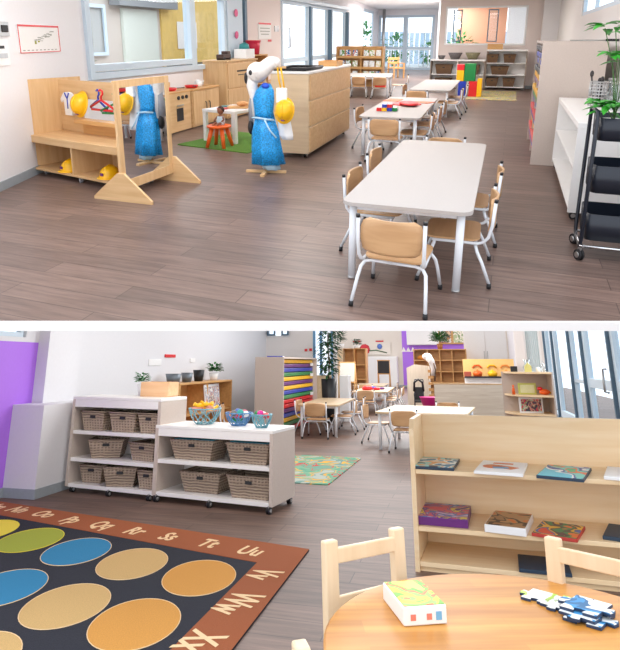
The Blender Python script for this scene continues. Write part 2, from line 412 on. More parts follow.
# ================================================================ ROOM A (upper classroom)
CUR = 'A'
FLA = vinyl('vinyl_planks_upper', (136, 112, 102), (116, 96, 88), (84, 68, 62), .38)
struct('floor', MB().prism([(-7.6, .57), (2.3, 4.098), (2.3, 34), (-8.5, 34)], -.045, 0), FLA)
struct('trim_1', MB().prism([(-7.6, .57), (-7.607, .55), (2.31, 4.076), (2.3, 4.096)], -.053, 0.001), plain('white_deck_edge', (255, 255, 255), .6, vary=0))
def wallseg(name, p0, p1, z0, z1, m=WALL, t=.1, holes=(), off=1):
    """wall from p0 to p1 with rectangular holes (s0, s1, z0, z1) measured along it; thickness away from the room"""
    p0, p1 = Vector(p0), Vector(p1); L = (p1-p0).length; a = math.atan2(p1.y-p0.y, p1.x-p0.x)
    b = MB(); xs = sorted({0, L, *[h[0] for h in holes], *[h[1] for h in holes]}); zs = sorted({z0, z1, *[h[2] for h in holes], *[h[3] for h in holes]})
    for i in range(len(xs)-1):
        run = None
        for j in range(len(zs)-1):
            cx, cz = (xs[i]+xs[i+1])/2, (zs[j]+zs[j+1])/2
            hole = any(h[0] < cx < h[1] and h[2] < cz < h[3] for h in holes)
            if not hole:
                if run is None: run = [zs[j], zs[j+1]]
                else: run[1] = zs[j+1]
            if (hole or j == len(zs)-2) and run:
                b.box(cx, off*t/2, run[0], xs[i+1]-xs[i], t, run[1]-run[0]); run = None
    return struct(name, b, m, (p0.x, p0.y, 0), a)
def window(name, p0, a, s0, s1, z0, z1, fr=.07, mull=(), rails=(), m=ALU, th=.06, off=.05, pane=True):
    """frame with panes in local coordinates along a wall starting at p0 with angle a"""
    b = MB()
    b.box((s0+s1)/2, off, z0, s1-s0, th, fr, .004).box((s0+s1)/2, off, z1-fr, s1-s0, th, fr, .004)
    for x in (s0+fr/2, s1-fr/2): b.box(x, off, z0+fr, fr, th, z1-z0-2*fr, .004)
    for x in mull: b.box(x, off, z0+fr, fr, th, z1-z0-2*fr, .004)
    for z in rails: b.box((s0+s1)/2, off, z-fr/2, s1-s0-2*fr, th, fr, .004)
    o = struct(name, b, m, (p0[0], p0[1], 0), a)
    if pane: obj('pane', MB().box((s0+s1)/2, off, z0+fr, s1-s0-2*fr, .006, z1-z0-2*fr), GLASS, o)
    return o
# walls (direction chosen so that +normal of the segment points out of the room)
wallseg('wall_left', (-4.7, 3.3), (-5.82, 7.05), 0, 3.0)
WX = -5.85
wallseg('wall_left', (WX, 7.05), (WX, 12.65), 0, 3.0, holes=((.1, 5.3, 1.0, 2.45),))
wallseg('wall_left', (WX, 12.65), (WX, 14.9), 0, 3.0, PINK)
wallseg('wall_left', (WX, 14.9), (WX, 21.6), 0, 3.0, holes=((.02, 6.6, 0.0, 2.62),))
wallseg('wall_left', (WX, 21.6), (-6.75, 31.0), 0, 3.0, holes=((4.2, 7.8, 0.35, 2.85),))
wallseg('wall_back', (-6.8, 31.0), (-3.7, 31.0), 0, 3.0, holes=((.1, 2.95, 0.0, 2.72),))
wallseg('wall_right', (-3.72, 31.0), (-2.38, 20.6), 0, 3.0)
wallseg('wall_back', (-2.38, 20.6), (1.3, 20.6), 0, 3.0, PINK, holes=((.17, 2.72, 1.37, 2.6),))
wallseg('wall_right', (1.25, 20.6), (1.25, 4.4), 0, 3.0, WALLB, holes=((6.9, 13.0, 2.03, 2.7),))
wallseg('wall_back', (.78, 20.45), (1.25, 20.45), 0, 3.0, WALL, t=-.2)
struct('ceiling', MB().prism([(-4.6, 3.4), (1.4, 5.5), (1.4, 31.2), (-7.2, 31.2), (-6.0, 7.0)], 3.0, 3.08), plain('ceiling_white', (245, 245, 245), .8))
# skirting
a1 = math.atan2(3.75, -1.12)
struct('baseboard_left', MB().box(1.95, -.008, 0, 3.9, .014, .1), SKIRT, (-4.7, 3.3, 0), a1)
struct('baseboard_left', MB().box(1.1, -.008, 0, 2.2, .014, .1), SKIRT, (WX, 12.65, 0), PI/2)
struct('baseboard_back', MB().box(1.8, -.008, 0, 3.5, .014, .1), SKIRT, (-2.38, 20.6, 0), 0)
# interior window band in the left wall
window('window_1', (WX, 7.05), PI/2, .1, 3.15, 1.0, 2.45, .1, rails=(1.17,), th=.16, off=.02, m=ALU)
window('window_2', (WX, 7.05), PI/2, 3.15, 4.55, 1.0, 2.45, .09, th=.16, off=.02, m=ALU)
struct('trim_2', MB().box(4.95, -.01, 0, .75, .14, 2.45), ALU, (WX, 7.05, 0), PI/2)
struct('trim_3', MB().box(5.5, -.02, 0, .12, .14, 2.9), DARKALU, (WX, 7.05, 0), PI/2)
# sliding doors
b = window('door_1', (WX, 14.9), PI/2, .02, 2.3, .0, 2.6, .12, rails=(1.0,), th=.1, off=.02)
obj('door_handle', MB().tube([(.28, -.1, 1.35), (.28, -.16, 1.36), (.28, -.16, 1.85), (.28, -.1, 1.86)], .02), METAL, b)
window('door_2', (WX, 14.9), PI/2, 2.3, 4.4, .0, 2.6, .12, rails=(1.0,), th=.1, off=.06)
window('door_3', (WX, 14.9), PI/2, 4.4, 6.6, .0, 2.6, .12, rails=(1.0,), th=.1, off=.06)
for i, s_ in enumerate((2.3, 4.4, 6.55)): struct('trim_%d' % (4+i), MB().box(s_, -.05, 0, .14, .12, 2.5), DARKALU, (WX, 14.9, 0), PI/2)
struct('trim_7', MB().box(3.3, -.06, 2.56, 6.6, .22, .1), ALU, (WX, 14.9, 0), PI/2)
window('window_3', (WX, 21.6), math.atan2(9.4, -.9), 4.2, 7.8, .35, 2.85, .12)
window('door_4', (-6.8, 31.0), 0, .1, 1.5, 0, 2.72, .12, rails=(1.1,), mull=())
window('door_5', (-6.8, 31.0), 0, 1.5, 2.95, 0, 2.72, .12, rails=(1.1,), mull=())
struct('trim_8', MB().tube([(0, 0, 0), (0, 0, 3.0)], .08, 12), METAL, (-6.35, 30.6, 0))
window('window_4', (-2.38, 20.6), 0, .17, 2.72, 1.37, 2.6, .06, rails=(), m=WHT, pane=False)
for i, (s0, s1) in enumerate(((.42, .7), (1.52, 1.84))):
    window('window_%d' % (5+i), (-2.38, 20.66), 0, s0, s1, 1.48, 2.5, .035, m=DARKALU)
window('window_7', (1.25, 20.6), -PI/2, 6.9, 13.0, 2.03, 2.7, .07, mull=(8.9, 11.0), m=ALU)
# beyond the windows: yard and neighbouring room
struct('ground', MB().box(-9, 38, -.3, 30, 16, .2), plain('pale_deck', (216, 220, 222), .7))
t = tag(obj('slatted_fence', (lambda m_: [m_.box(-9+i*.35, 41, -.1, .26, .05, 2.1) for i in range(34)] and m_)(MB()), plain('blue_grey_boards', (176, 198, 218), .6)), 'blue-grey slatted fence across the yard beyond the far glass doors', 'fence')
def bush(x, y, z, r, label, n=220, m=LEAF):
    b = MB(); rr = random.Random(int(abs(x)*50+y))
    for i in range(n):
        v = Vector((rr.gauss(0, 1), rr.gauss(0, 1), rr.gauss(0, 1))).normalized()*rr.uniform(.5, 1)*r
        b.leaf((x+v.x, y+v.y, z+r+v.z), v, r*.3, r*.14)
    b.tube([(x, y, z), (x, y, z+r)], .04)
    return tag(obj('bush', b, m), label, 'bush')
bush(-6.9, 37.5, -.1, 1.0, 'green shrub in the yard seen through the left far glass door')
bush(-4.9, 38.5, -.1, .8, 'green shrub in the yard seen through the right far glass door')
bush(-8.4, 35.4, 0.0, 1.2, 'leafy shrub outside the narrow far window above the picture books')
t = thing('garden_umbrella', 'white garden parasol standing in the yard beyond the far doors', 'umbrella', (-5.0, 36.0, -.1))
obj('canopy', MB().lathe([(0, .45), (.5, .3), (1.1, 0), (1.08, -.03), (.5, .25), (0, .4)], 8, z=2.0, smooth=False), WHT, t)
obj('pole', MB().tube([(0, 0, 0), (0, 0, 2.4)], .03), METAL, t)
obj('base', MB().lathe([(0, 0), (.3, 0), (.3, .06), (0, .06)], 16), METAL, t)
t = thing('deck_railing', 'white railing across the yard outside the far glass doors', 'railing', (-5.4, 33.4, -.1))
obj('top_rail', MB().box(0, 0, 1.05, 4.5, .06, .07), WHT, t)
for i in range(9): obj('baluster', MB().box(-2.1+i*.52, 0, 0, .05, .05, 1.05), WHT, t)
tag(obj('house_wall', MB().box(-1.3, 25.5, -.2, 1.9, .2, 4.2), plain('peach_render', (216, 162, 134), .8)), 'peach rendered house wall seen through the back window', 'building')
tag(obj('house_wall', MB().box(.75, 24.5, -.2, 2.1, .2, 4.2), plain('white_clapboard', (236, 238, 240), .8)), 'white house wall outside the right end of the back window', 'building')
bush(-1.95, 24.0, 0.4, .7, 'green shrub behind the left casement of the back window')
bush(-1.2, 24.5, 0.1, .6, 'green shrub at the foot of the peach house wall')
# neighbouring room behind window_1/2
struct('wall_far', MB().box(-9.2, 13.0, 0, .1, 13.5, 3.2), plain('wall_soft_grey', (204, 196, 188), .8, vary=.01))
struct('wall_far', MB().box(-9.12, 16.6, 0, .06, 4.6, 3.2), plain('yellow_ply_wall', (232, 196, 108), .6, vary=.06, scale=6))
struct('floor', MB().box(-7.6, 13.0, -.05, 3.2, 13.5, .05), plain('neighbour_floor', (170, 152, 140), .5))
window('window_8', (-9.15, 10.4), PI/2, .0, 1.5, 1.2, 2.35, .08, m=ALU, off=-.06)
struct('door_6', MB().box(-9.1, 13.3, 0, .08, 1.5, 2.3), plain('pale_green_door', (214, 222, 214), .5))
struct('trim_9', MB().box(-8.95, 13.4, 2.35, .3, 2.6, .6), plain('grey_vent_panel', (140, 144, 148), .6))
tag(obj('notice_sheet', MB().box(-9.07, 15.6, 1.3, .01, 1.1, .75), PAPER), 'white notice sheet on the yellow wall of the next room', 'notice')
tag(obj('notice_sheet', MB().box(-9.07, 18.0, 1.2, .01, .5, .4), PAPER), 'small pale notice right of the large sheet on the yellow wall', 'notice')
t = thing('wall_cupboard', 'low dark topped cupboard under the yellow wall in the next room', 'cupboard', (-8.6, 15.3, 0))
obj('body', MB().box(0, 0, 0, .6, 2.2, .85), ORANGEW, t); obj('worktop', MB().box(0, 0, .85, .64, 2.3, .05), BLACK, t)
potted('potted_plant', 'potted plant at the left end of the next room behind the glass', -7.8, 9.3, 0, .16, .3, .35, 1.6, plain('stone_pot', (120, 120, 120), .6), LEAF2, 60, .25, .08)
# wall items, left wall 1
def onwall(s_, z): return (-4.7+math.cos(a1)*s_, 3.3+math.sin(a1)*s_, z)
D0 = .50  # offset of measured wall origin from this wall's start
def wallitem(name, s0, s1, z0, z1, m, label, cat, th=.012, off=.001):
    t = thing(name, label, cat, onwall((s0+s1)/2+D0, z0), a1)
    obj('panel', MB().box(0, -th/2-off, 0, s1-s0, th, z1-z0, .003), m, t); return t
t = wallitem('evacuation_plan', 1.66, 2.68, 1.43, 1.75, PAPER, 'evacuation plan sheet with a red border on the left wall', 'sign')
W_, H_ = 1.02, .32
b = MB().box(0, -.0145, H_-.022, W_, .004, .022)
obj('red_header', b, RED, t)
b = MB()
for z in (0, ): b.box(0, -.0145, z, W_, .004, .008)
for x in (-W_/2+.006, W_/2-.006): b.box(x, -.0145, 0, .012, .004, H_)
obj('red_border', b, RED, t)
b = MB(); rr = random.Random(3)
for i in range(26): 
    x = -.14+rr.uniform(0, .48); b.box(x, -.0145, .1+ (x+.14)*.22+rr.uniform(0, .05), rr.uniform(.03, .12), .003, .006)
for i in range(9): b.box(-.42+i*.1, -.0145, .025, .05, .003, .01)
obj('plan_lines', b, plain('plan_grey', (164, 164, 154), .7), t)
obj('plan_mark', MB().box(-.13, -.0145, .1, .04, .003, .035).box(-.05, -.0145, .12, .04, .003, .02), plain('plan_yellow_green', (160, 160, 60), .7), t)
t = wallitem('intercom_panel', 1.05, 1.45, 1.62, 1.77, plain('light_grey_plastic', (196, 200, 204), .4), 'grey intercom panel with a round speaker at the left edge of the wall', 'intercom', .03)
obj('speaker_grille', MB().box(.1, -.036, .04, .13, .012, .075, .01), BLACK, t)
t = wallitem('control_panel', 1.1, 1.41, 1.31, 1.59, WHT, 'white wall panel with a switch below the intercom', 'control panel', .02)
obj('display', MB().box(-.0, -.026, .18, .1, .01, .03), BLACK, t)
obj('button_strip', MB().box(.0, -.026, .08, .2, .008, .05), plain('light_grey_plastic', (196, 200, 204), .4), t)
def lw(name, y0, y1, z0, z1, m, label, cat, th=.015, x=WX): return tag(obj(name, MB().box(x+th/2, (y0+y1)/2, z0, th, y1-y0, z1-z0), m), label, cat)
t = thing('notice_card', 'white notice with red heading on the beige wall panel', 'notice', (WX+.01, 13.8, 1.58))
obj('sheet', MB().box(0, 0, 0, .012, .8, .38), PAPER, t)
obj('red_heading', MB().box(.008, 0, .34, .006, .78, .04).box(.008, .3, -.07, .006, .22, .05), RED, t)
obj('text_lines', MB().box(.008, 0, .24, .004, .6, .02).box(.008, 0, .17, .004, .6, .02).box(.008, 0, .1, .004, .5, .02), plain('plan_grey', (164, 164, 154), .7), t)
lw('light_switch', 14.45, 14.72, 1.76, 1.9, METAL, 'steel switch plate beside the sliding glass doors', 'switch', .02)
for i, (z0, z1, l) in enumerate(((2.05, 2.2, 'pink round sticker high on the pale blue post'), (1.58, 1.75, 'pink round sticker low on the pale blue post'))):
    tag(obj('door_sticker', MB().tube([(0, 0, 0), (.01, 0, 0)], .08, 16), plain('pink_sticker', (226, 90, 140), .5), loc=(WX+.1, 12.0, (z0+z1)/2)), l, 'sticker')

# --- role play unit
U0 = (-4.53, 5.50); UY = -math.radians(13.5)
t = thing('role_play_unit', 'light wood play shop unit with two cubbies by the left wall', 'shelf', (U0[0], U0[1], 0), UY)
UW, UD = 1.62, .6
obj('side_panel', MB().box(-UW/2+.012, .1, .07, .024, UD+.2, 1.06), MAPLE, t, label='tall left side panel')
obj('side_panel', MB().box(UW/2-.012, 0, .07, .024, UD, .42), MAPLE, t, label='low right side panel')
b = MB()
zb, zt = .49, 1.11
for (x0, x1, z0, z1) in ((-UW/2+.024, -.36, zb, zt), (-.36, .62, zb, .66), (-.36, .62, .90, zt), (.62, UW/2, zb, zt)):
    b.box((x0+x1)/2, .185, z0, x1-x0, .02, z1-z0)
obj('back_panel', b, MAPLEH, t)
obj('counter', MB().box(.012, -.0, .40, UW-.024, UD-.02, .085, .004), MAPLEH, t)
obj('ledge', MB().box(.2, .1, .62, 1.1, .14, .05, .004).box(.2, .165, .485, 1.1, .02, .13), ORANGEW, t)
obj('base_panel', MB().box(0, 0, .07, UW-.05, UD-.02, .025), MAPLEH, t)
obj('divider', MB().box(-.02, 0, .095, .024, UD-.03, .305), MAPLE, t)
obj('base_back', MB().box(0, UD/2-.02, .07, UW-.05, .02, .33), MAPLEH, t)
for cx, cy in ((-.66, -.2), (0.05, -.24), (.72, -.2), (-.66, .2), (.72, .2)): castor(t, cx, cy, .034, 1.2, wheel=plain('grey_wheel', (150, 150, 155), .4))
def helmet(label, loc, rz, tilt=0, group=None):
    t = thing('hard_hat', label, 'helmet', loc, rz, group)
    if tilt: t.rotation_euler = (tilt, 0, rz)
    obj('shell', MB().lathe([(.118, 0), (.115, .04), (.1, .08), (.07, .11), (.03, .125), (0, .128)], 20, sx=.9, sy=1.1), YEL, t)
    obj('brim', MB().lathe([(.1, 0), (.135, -.004), (.135, .004), (.1, .01)], 20, sx=.9, sy=1.18), YEL, t)
    obj('crest', MB().tube([(0, -.1, .075), (0, -.06, .115), (0, 0, .133), (0, .06, .115), (0, .1, .075)], .012), YEL, t)
    obj('front_badge', MB().box(0, -.127, .035, .04, .01, .03), PUR, t)
    return t
def upt(lx, ly): return yawpt(U0, UY, lx, ly)
x, y = upt(-.22, -.16); helmet('yellow hard hat lying in the left cubby of the play unit', (x, y, .1), -.3)
x, y = upt(.44, -.14); helmet('yellow hard hat lying in the right cubby of the play unit', (x, y, .1), -.1)
x, y = upt(-.30, .12); helmet('yellow hard hat hanging on the back panel of the play unit', (x, y, .84), UY, PI/2*.85)
x, y = upt(-.56, .155)
t = thing('toy_coat', 'small white doctor coat hanging on the play unit back panel', 'costume', (x, y, .69), UY)
obj('coat_body', MB().prism_m([(-.07, 0), (.07, 0), (.075, .19), (.12, .15), (.14, .19), (.07, .27), (.03, .28), (-.03, .28), (-.07, .27), (-.14, .19), (-.12, .15), (-.075, .19)], .03, Matrix.Rotation(PI/2, 4, 'X')), WHT, t)
obj('collar_trim', MB().tube([(-.04, -.035, .27), (0, -.036, .2), (.04, -.035, .27)], .008).tube([(0, -.036, .2), (0, -.036, .08)], .006), BLU, t)
def hanger(label, x, y, z, rz, m, group=None):
    t = thing('coat_hanger', label, 'hanger', (x, y, z), rz, group)
    obj('bar', MB().tube([(-.2, 0, 0), (0, 0, .09), (.2, 0, 0), (.18, 0, -.025), (-.18, 0, -.025)], .013, 8, closed=True), m, t)
    obj('hook', MB().tube([(0, 0, .09), (0, 0, .13), (.03, 0, .155), (.03, 0, .19), (0, 0, .205), (-.03, 0, .19)], .011), m, t)
    return t
x, y = upt(.15, .06); hanger('red plastic hanger on the play unit rail', x, y, .83, UY, RED)
x, y = upt(.34, .1); hanger('green plastic hanger behind the red one on the play unit', x, y, .8, UY+.3, GRN)
x, y = upt(.02, .12); hanger('blue plastic hanger left behind the red one on the play unit', x, y, .82, UY-.2, BLU)
x, y = upt(.2, .03)
# --- mirror stand
t = thing('standing_mirror', 'wood framed mirror on two triangular feet beside the play unit', 'mirror', (-3.60, 5.22, 0), math.radians(-1))
b = MB()
z0, z1, L2 = .1, 1.2, .47
b.box(0, -L2+.035, z0, .03, .07, z1-z0).box(0, L2-.035, z0, .03, .07, z1-z0).box(0, 0, z1-.07, .03, 2*L2-.14, .07).box(0, 0, z0, .03, 2*L2-.14, .1)
obj('frame', b, MAPLE, t)
obj('mirror_glass', MB().box(.002, 0, z0+.1, .012, 2*L2-.14, z1-z0-.17), MIRROR, t)
for s_ in (-1, 1):
    tri = [(-.34, 0), (.36, 0), (.36, .03), (.05, .29), (-.03, .29), (-.34, .03)]
    obj('foot', MB().prism_m(tri, .03, Matrix.Translation((0, s_*(L2-.0)+.015, 0)) @ Matrix.Rotation(PI/2, 4, 'X')), MAPLEH, t)
# --- play kitchen along the left wall
t = thing('play_stove', 'light wood play stove with three black knobs', 'play kitchen', (-5.6, 8.86, 0), PI/2+.03)
obj('body', MB().box(0, 0, .02, .84, .42, .66, .004), MAPLEH, t); obj('worktop', MB().box(0, 0, .68, .86, .44, .03, .004), ORANGEW, t)
obj('splash_back', MB().box(0, .2, .71, .84, .02, .12), MAPLEH, t)
for i in range(3): obj('knob', MB().tube([(-.02+i*.14, -.21, .6), (-.02+i*.14, -.235, .6)], .032, 14), BLACK, t)
obj('oven_window', MB().box(.02, -.214, .2, .22, .01, .22), BLACK, t)
obj('oven_handle', MB().box(.02, -.225, .46, .22, .02, .02), METAL, t)
t = thing('play_sink_cabinet', 'light wood play sink cabinet with two doors beside the stove', 'play kitchen', (-5.595, 9.86, 0), PI/2+.03)
obj('body', MB().box(0, .01, .02, 1.1, .4, .66, .004), MAPLEH, t); obj('worktop', MB().box(0, 0, .68, 1.12, .44, .03, .004), ORANGEW, t)
for s_ in (-1, 1):
    d = obj('door', MB().box(s_*.27, -.2, .06, .52, .02, .6, .004), MAPLE, t)
    obj('door_handle', MB().tube([(s_*.07, -.215, .3), (s_*.07, -.24, .32), (s_*.07, -.24, .43), (s_*.07, -.215, .45)], .01), BLACK, d)
def pan(label, x, y, z, m, rz=0):
    t = thing('toy_pan', label, 'toy pan', (x, y, z), rz)
    obj('bowl', MB().lathe([(0, 0), (.1, 0), (.13, .05), (.12, .05), (.09, .012), (0, .012)], 18), m, t)
    obj('handle', MB().box(.2, 0, .035, .16, .025, .015, .004), BLACK, t)
    return t
pan('red toy pan on the play stove', -5.58, 8.9, .711, RED, 1.0)
pan('red toy pan on the play sink cabinet', -5.55, 9.6, .711, RED, -.8)
t = thing('toy_kettle', 'white toy kettle on the play sink cabinet', 'toy kettle', (-5.6, 9.95, .711))
obj('body', MB().lathe([(0, 0), (.07, 0), (.08, .06), (.05, .12), (0, .13)], 16), WHT, t); obj('spout', MB().tube([(.05, 0, .05), (.12, 0, .11)], .016, r2=.009), WHT, t)
t = thing('play_fridge', 'tall light wood play fridge cabinet beside the play sink', 'play kitchen', (-5.58, 11.35, 0), PI/2)
obj('body', MB().box(0, .01, .02, 1.5, .52, 1.12, .004), MAPLE, t); obj('top_board', MB().box(0, 0, 1.14, 1.54, .56, .03, .004), MAPLEH, t)
d = obj('door', MB().box(0, -.26, .62, 1.4, .02, .48, .004), MAPLE, t, label='upper door'); obj('door_handle', MB().tube([(.6, -.27, .8), (.6, -.3, .82), (.6, -.3, .98), (.6, -.27, 1.0)], .014), BLACK, d)
obj('dispenser_plate', MB().box(-.05, -.275, .93, .5, .008, .03).box(-.05, -.275, .86, .4, .008, .015), BLACK, d)
d = obj('door', MB().box(0, -.26, .05, 1.4, .02, .54, .004), MAPLE, t, label='lower door'); obj('door_handle', MB().tube([(.6, -.27, .3), (.6, -.3, .32), (.6, -.3, .5), (.6, -.27, .52)], .014), BLACK, d)
t = shelf('open_shelf', 'narrow open wood hutch right of the play fridge', -5.62, 12.55, PI/2, .8, .42, 1.24, (.1, .6, .9), ORANGEW, z0=.02)
t = thing('low_cabinet', 'low light wood cabinet right of the narrow hutch', 'cabinet', (-5.57, 13.95, 0), PI/2)
obj('body', MB().box(0, 0, .02, 1.7, .5, .52, .004), MAPLEH, t); obj('top_board', MB().box(0, 0, .54, 1.74, .54, .03, .004), ORANGEW, t); obj('door', MB().box(0, -.255, .06, 1.6, .015, .44), MAPLE, t)
t = thing('toy_bucket', 'red toy bucket on top of the wood hutch', 'bucket', (-5.6, 12.55, 1.241))
obj('body', MB().lathe([(0, 0), (.13, 0), (.17, .3), (.155, .3), (.12, .02), (0, .02)], 18), plain('crimson_plastic', (206, 34, 66), .4), t); obj('rim', MB().lathe([(.17, .28), (.185, .29), (.17, .31)], 18), plain('crimson_plastic', (206, 34, 66), .4), t)
t = thing('toy_crate', 'white and teal toy crate on the play fridge', 'toy', (-5.55, 11.95, 1.171))
obj('body', MB().box(0, 0, 0, .3, .45, .2, .01), WHT, t); obj('teal_lid', MB().lathe([(0, 0), (.12, 0), (.1, .1), (0, .14)], 12, z=.2), plain('teal_plastic', (60, 150, 150), .4), t)
t = thing('toy_truck', 'dark brown toy truck on the left of the play fridge', 'toy', (-5.55, 10.95, 1.171), PI/2)
obj('body', MB().box(0, 0, .03, .36, .16, .08, .01).box(.1, 0, .11, .14, .14, .06, .01), plain('dark_brown', (70, 50, 44), .5), t)
for sx in (-1, 1):
    obj('wheel', MB().tube([(sx*.12, -.09, .03), (sx*.12, .09, .03)], .03, 12), BLACK, t)
# --- small white table, stools, doll, turf mat
tag(obj('turf_mat', MB().rbox(0, 0, 0, 1.35, 1.5, .012, .03), plain('turf_green', (88, 134, 44), .9, vary=.3, scale=90, bump=.5), loc=(-3.98, 8.35, 0), rz=-.2), 'green turf mat under the small white play table', 'mat')
t = thing('play_table', 'small white square play table with orange stools', 'table', (-4.16, 8.5, .012), -.22)
obj('tabletop', MB().box(0, 0, .46, .66, .78, .045, .005), WHT, t)
for sx in (-1, 1):
    for sy in (-1, 1): obj('leg', MB().box(sx*.295, sy*.355, 0, .06, .06, .46), WHT, t)
def stool(label, x, y, rz=0):
    t = thing('toddler_stool', label, 'stool', (x, y, .012), rz, 'orange stools at the play table')
    obj('seat', MB().lathe([(0, .29), (.16, .29), (.185, .3), (.185, .325), (.16, .335), (0, .33)], 20), ORG, t)
    for i in range(4):
        a = PI/4+i*PI/2
        obj('leg', MB().tube([(.11*math.cos(a), .11*math.sin(a), .3), (.2*math.cos(a), .2*math.sin(a), 0)], .034, 12, r2=.026), ORG, t)
    return t
stool('orange stool with a doll on it in front of the white play table', -4.06, 7.78)
stool('orange stool right of the play table behind the blue dress', -3.55, 8.7)
t = thing('baby_doll', 'brown haired doll in pale clothes sitting on the orange stool', 'doll', (-4.04, 7.8, .346), -.2)
sk = plain('doll_skin', (150, 96, 70), .5)
body = MB(); body.lathe([(0, 0), (.05, 0), (.06, .06), (.045, .13), (.02, .15), (.02, .17)], 14); body.ball(0, 0, .21, .05, .05, .055)
for s_ in (-1, 1):
    body.tube([(s_*.045, 0, .12), (s_*.08, -.03, .08), (s_*.07, -.07, .06)], .014, r2=.01); body.tube([(s_*.03, -.03, .03), (s_*.04, -.12, .025), (s_*.045, -.14, -.02)], .02, r2=.013)
obj('body', body, sk, t)
obj('hair', MB().ball(0, .012, .222, .056, .052, .055), plain('doll_hair', (70, 40, 34), .7), t)
obj('romper', MB().lathe([(.053, 0), (.066, .02), (.066, .06), (.05, .125), (.03, .14)], 14), plain('pale_blue_cloth', (196, 216, 226), .7), t)
def pt(lx, ly): return yawpt((-4.16, 8.5), -.22, lx, ly)
x, y = pt(.05, .05); tag(obj('cutting_board', MB().rbox(0, 0, 0, .34, .3, .02, .04), ORANGEW, loc=(x, y, .518), rz=.3), 'round cornered wooden board on the play table', 'board')
x, y = pt(-.05, -.22); tag(obj('toy_plate', MB().lathe([(0, 0), (.08, 0), (.1, .015), (.07, .01), (0, .008)], 16), RED, loc=(x, y, .518)), 'red toy plate on the play table', 'plate')
x, y = pt(-.2, .05); tag(obj('toy_plate', MB().lathe([(0, 0), (.06, 0), (.08, .015), (.05, .01), (0, .008)], 16), plain('teal_plastic', (60, 150, 150), .4), loc=(x, y, .518)), 'teal toy plate on the play table', 'plate')
x, y = pt(.1, .1); tag(obj('toy_bread', MB().ball(0, 0, .04, .1, .06, .04), plain('bread', (226, 166, 110), .7), loc=(x, y, .54), rz=.4), 'toy bread loaf on the wooden board', 'toy food')
# --- dress-up stand
DS = (-2.74, 6.45)
t = thing('dress_up_stand', 'wooden dress-up stand holding the blue dress', 'stand', (DS[0], DS[1], 0), .2)
obj('pole', MB().tube([(0, 0, .03), (0, 0, 1.3)], .018), MAPLE, t)
obj('foot', MB().box(0, 0, 0, .5, .05, .03, .004), MAPLEH, t); obj('foot', MB().box(0, 0, 0, .05, .5, .031, .004), MAPLEH, t)
obj('cross_arm', MB().tube([(-.12, 0, 1.24), (.26, -.02, 1.27)], .014), MAPLE, t)
# blue sequin dress
sq = plain('blue_sequin_cloth', (30, 150, 224), .3, .1, .45, 60, .6)
def cloth_tube(prof, seg=44, folds=7, amp=.1, ph=0.0):
    b = MB(); rings = []
    for i, (z, rx, ry, dx) in enumerate(prof):
        row = []
        for k in range(seg):
            a = 2*PI*k/seg; f = 1+amp*(1-i/len(prof))*math.sin(folds*a+ph+z*3)+amp*.4*math.sin(3*a+z*9)
            row.append(b.bm.verts.new((dx+rx*f*math.cos(a), ry*f*math.sin(a), z)))
        rings.append(row)
    for A, B in zip(rings, rings[1:]):
        for k in range(seg): b.bm.faces.new((A[k], A[(k+1) % seg], B[(k+1) % seg], B[k])).smooth = True
    b.bm.faces.new(rings[0][::-1]); b.bm.faces.new(rings[-1])
    return b
t = thing('princess_dress', 'shiny blue sequin dress hanging on the dress-up stand', 'dress', (DS[0]+.0, DS[1]-.02, 0), .1)
obj('skirt', cloth_tube([(.12, .2, .13, .03), (.3, .18, .12, .02), (.5, .165, .11, .01), (.68, .12, .085, 0)]), sq, t)
obj('bodice', cloth_tube([(.68, .12, .085, 0), (.75, .115, .08, -.01), (.9, .13, .085, -.01), (1.0, .11, .07, .01), (1.08, .05, .045, .03)], folds=5, amp=.05), sq, t)
obj('sash', MB().tube([(-.14, -.05, .68), (-.06, -.115, .69), (.05, -.11, .675), (.13, -.05, .66)], .012).tube([(.03, -.12, .68), (.1, -.13, .55), (.18, -.12, .46)], .01), plain('pale_ribbon', (180, 216, 236), .5), t)
obj('neck_bow', MB().ball(.03, -.05, 1.06, .05, .03, .035), plain('deep_blue_cloth', (30, 80, 200), .5), t)
obj('hem_lining', cloth_tube([(.05, .1, .07, .08), (.14, .12, .09, .05)], folds=6), plain('pale_ribbon', (180, 216, 236), .5), t)
# white animal costume hanging over the stand
wf = plain('white_plush', (238, 234, 230), .9, vary=.05, bump=.4)
t = thing('animal_costume', 'white plush dog costume with black eye and ear draped over the stand top', 'costume', (DS[0], DS[1]+.02, 0), .1)
b = MB(); b.ball(-.09, -.03, 1.21, .13, .11, .12)
b.tube([(-.08, -.05, 1.18), (0, -.06, 1.25), (.09, -.06, 1.32), (.15, -.06, 1.33)], .10, 14, r2=.07); b.ball(.15, -.06, 1.33, .06, .055, .055)
b.tube([(-.14, 0, 1.18), (-.17, .0, 1.05), (-.14, .02, .9), (-.13, .03, .6)], .075, 12, r2=.05)
obj('body', b, wf, t)
obj('eye', MB().ball(-.14, -.125, 1.21, .026, .02, .03), BLACK, t); obj('ear', MB().ball(-.23, -.02, 1.14, .025, .04, .07), BLACK, t)
obj('black_paw', MB().ball(-.19, .0, .55, .04, .05, .09), BLACK, t)
obj('grey_sleeve', MB().tube([(-.15, .02, .95), (-.18, .03, .8), (-.18, .03, .62)], .05, 10), plain('grey_cloth', (150, 154, 162), .8), t)
t = thing('yellow_strap_bag', 'white cloth bag on a yellow strap right of the blue dress', 'bag', (DS[0]+.2, DS[1]-.04, 0), .1)
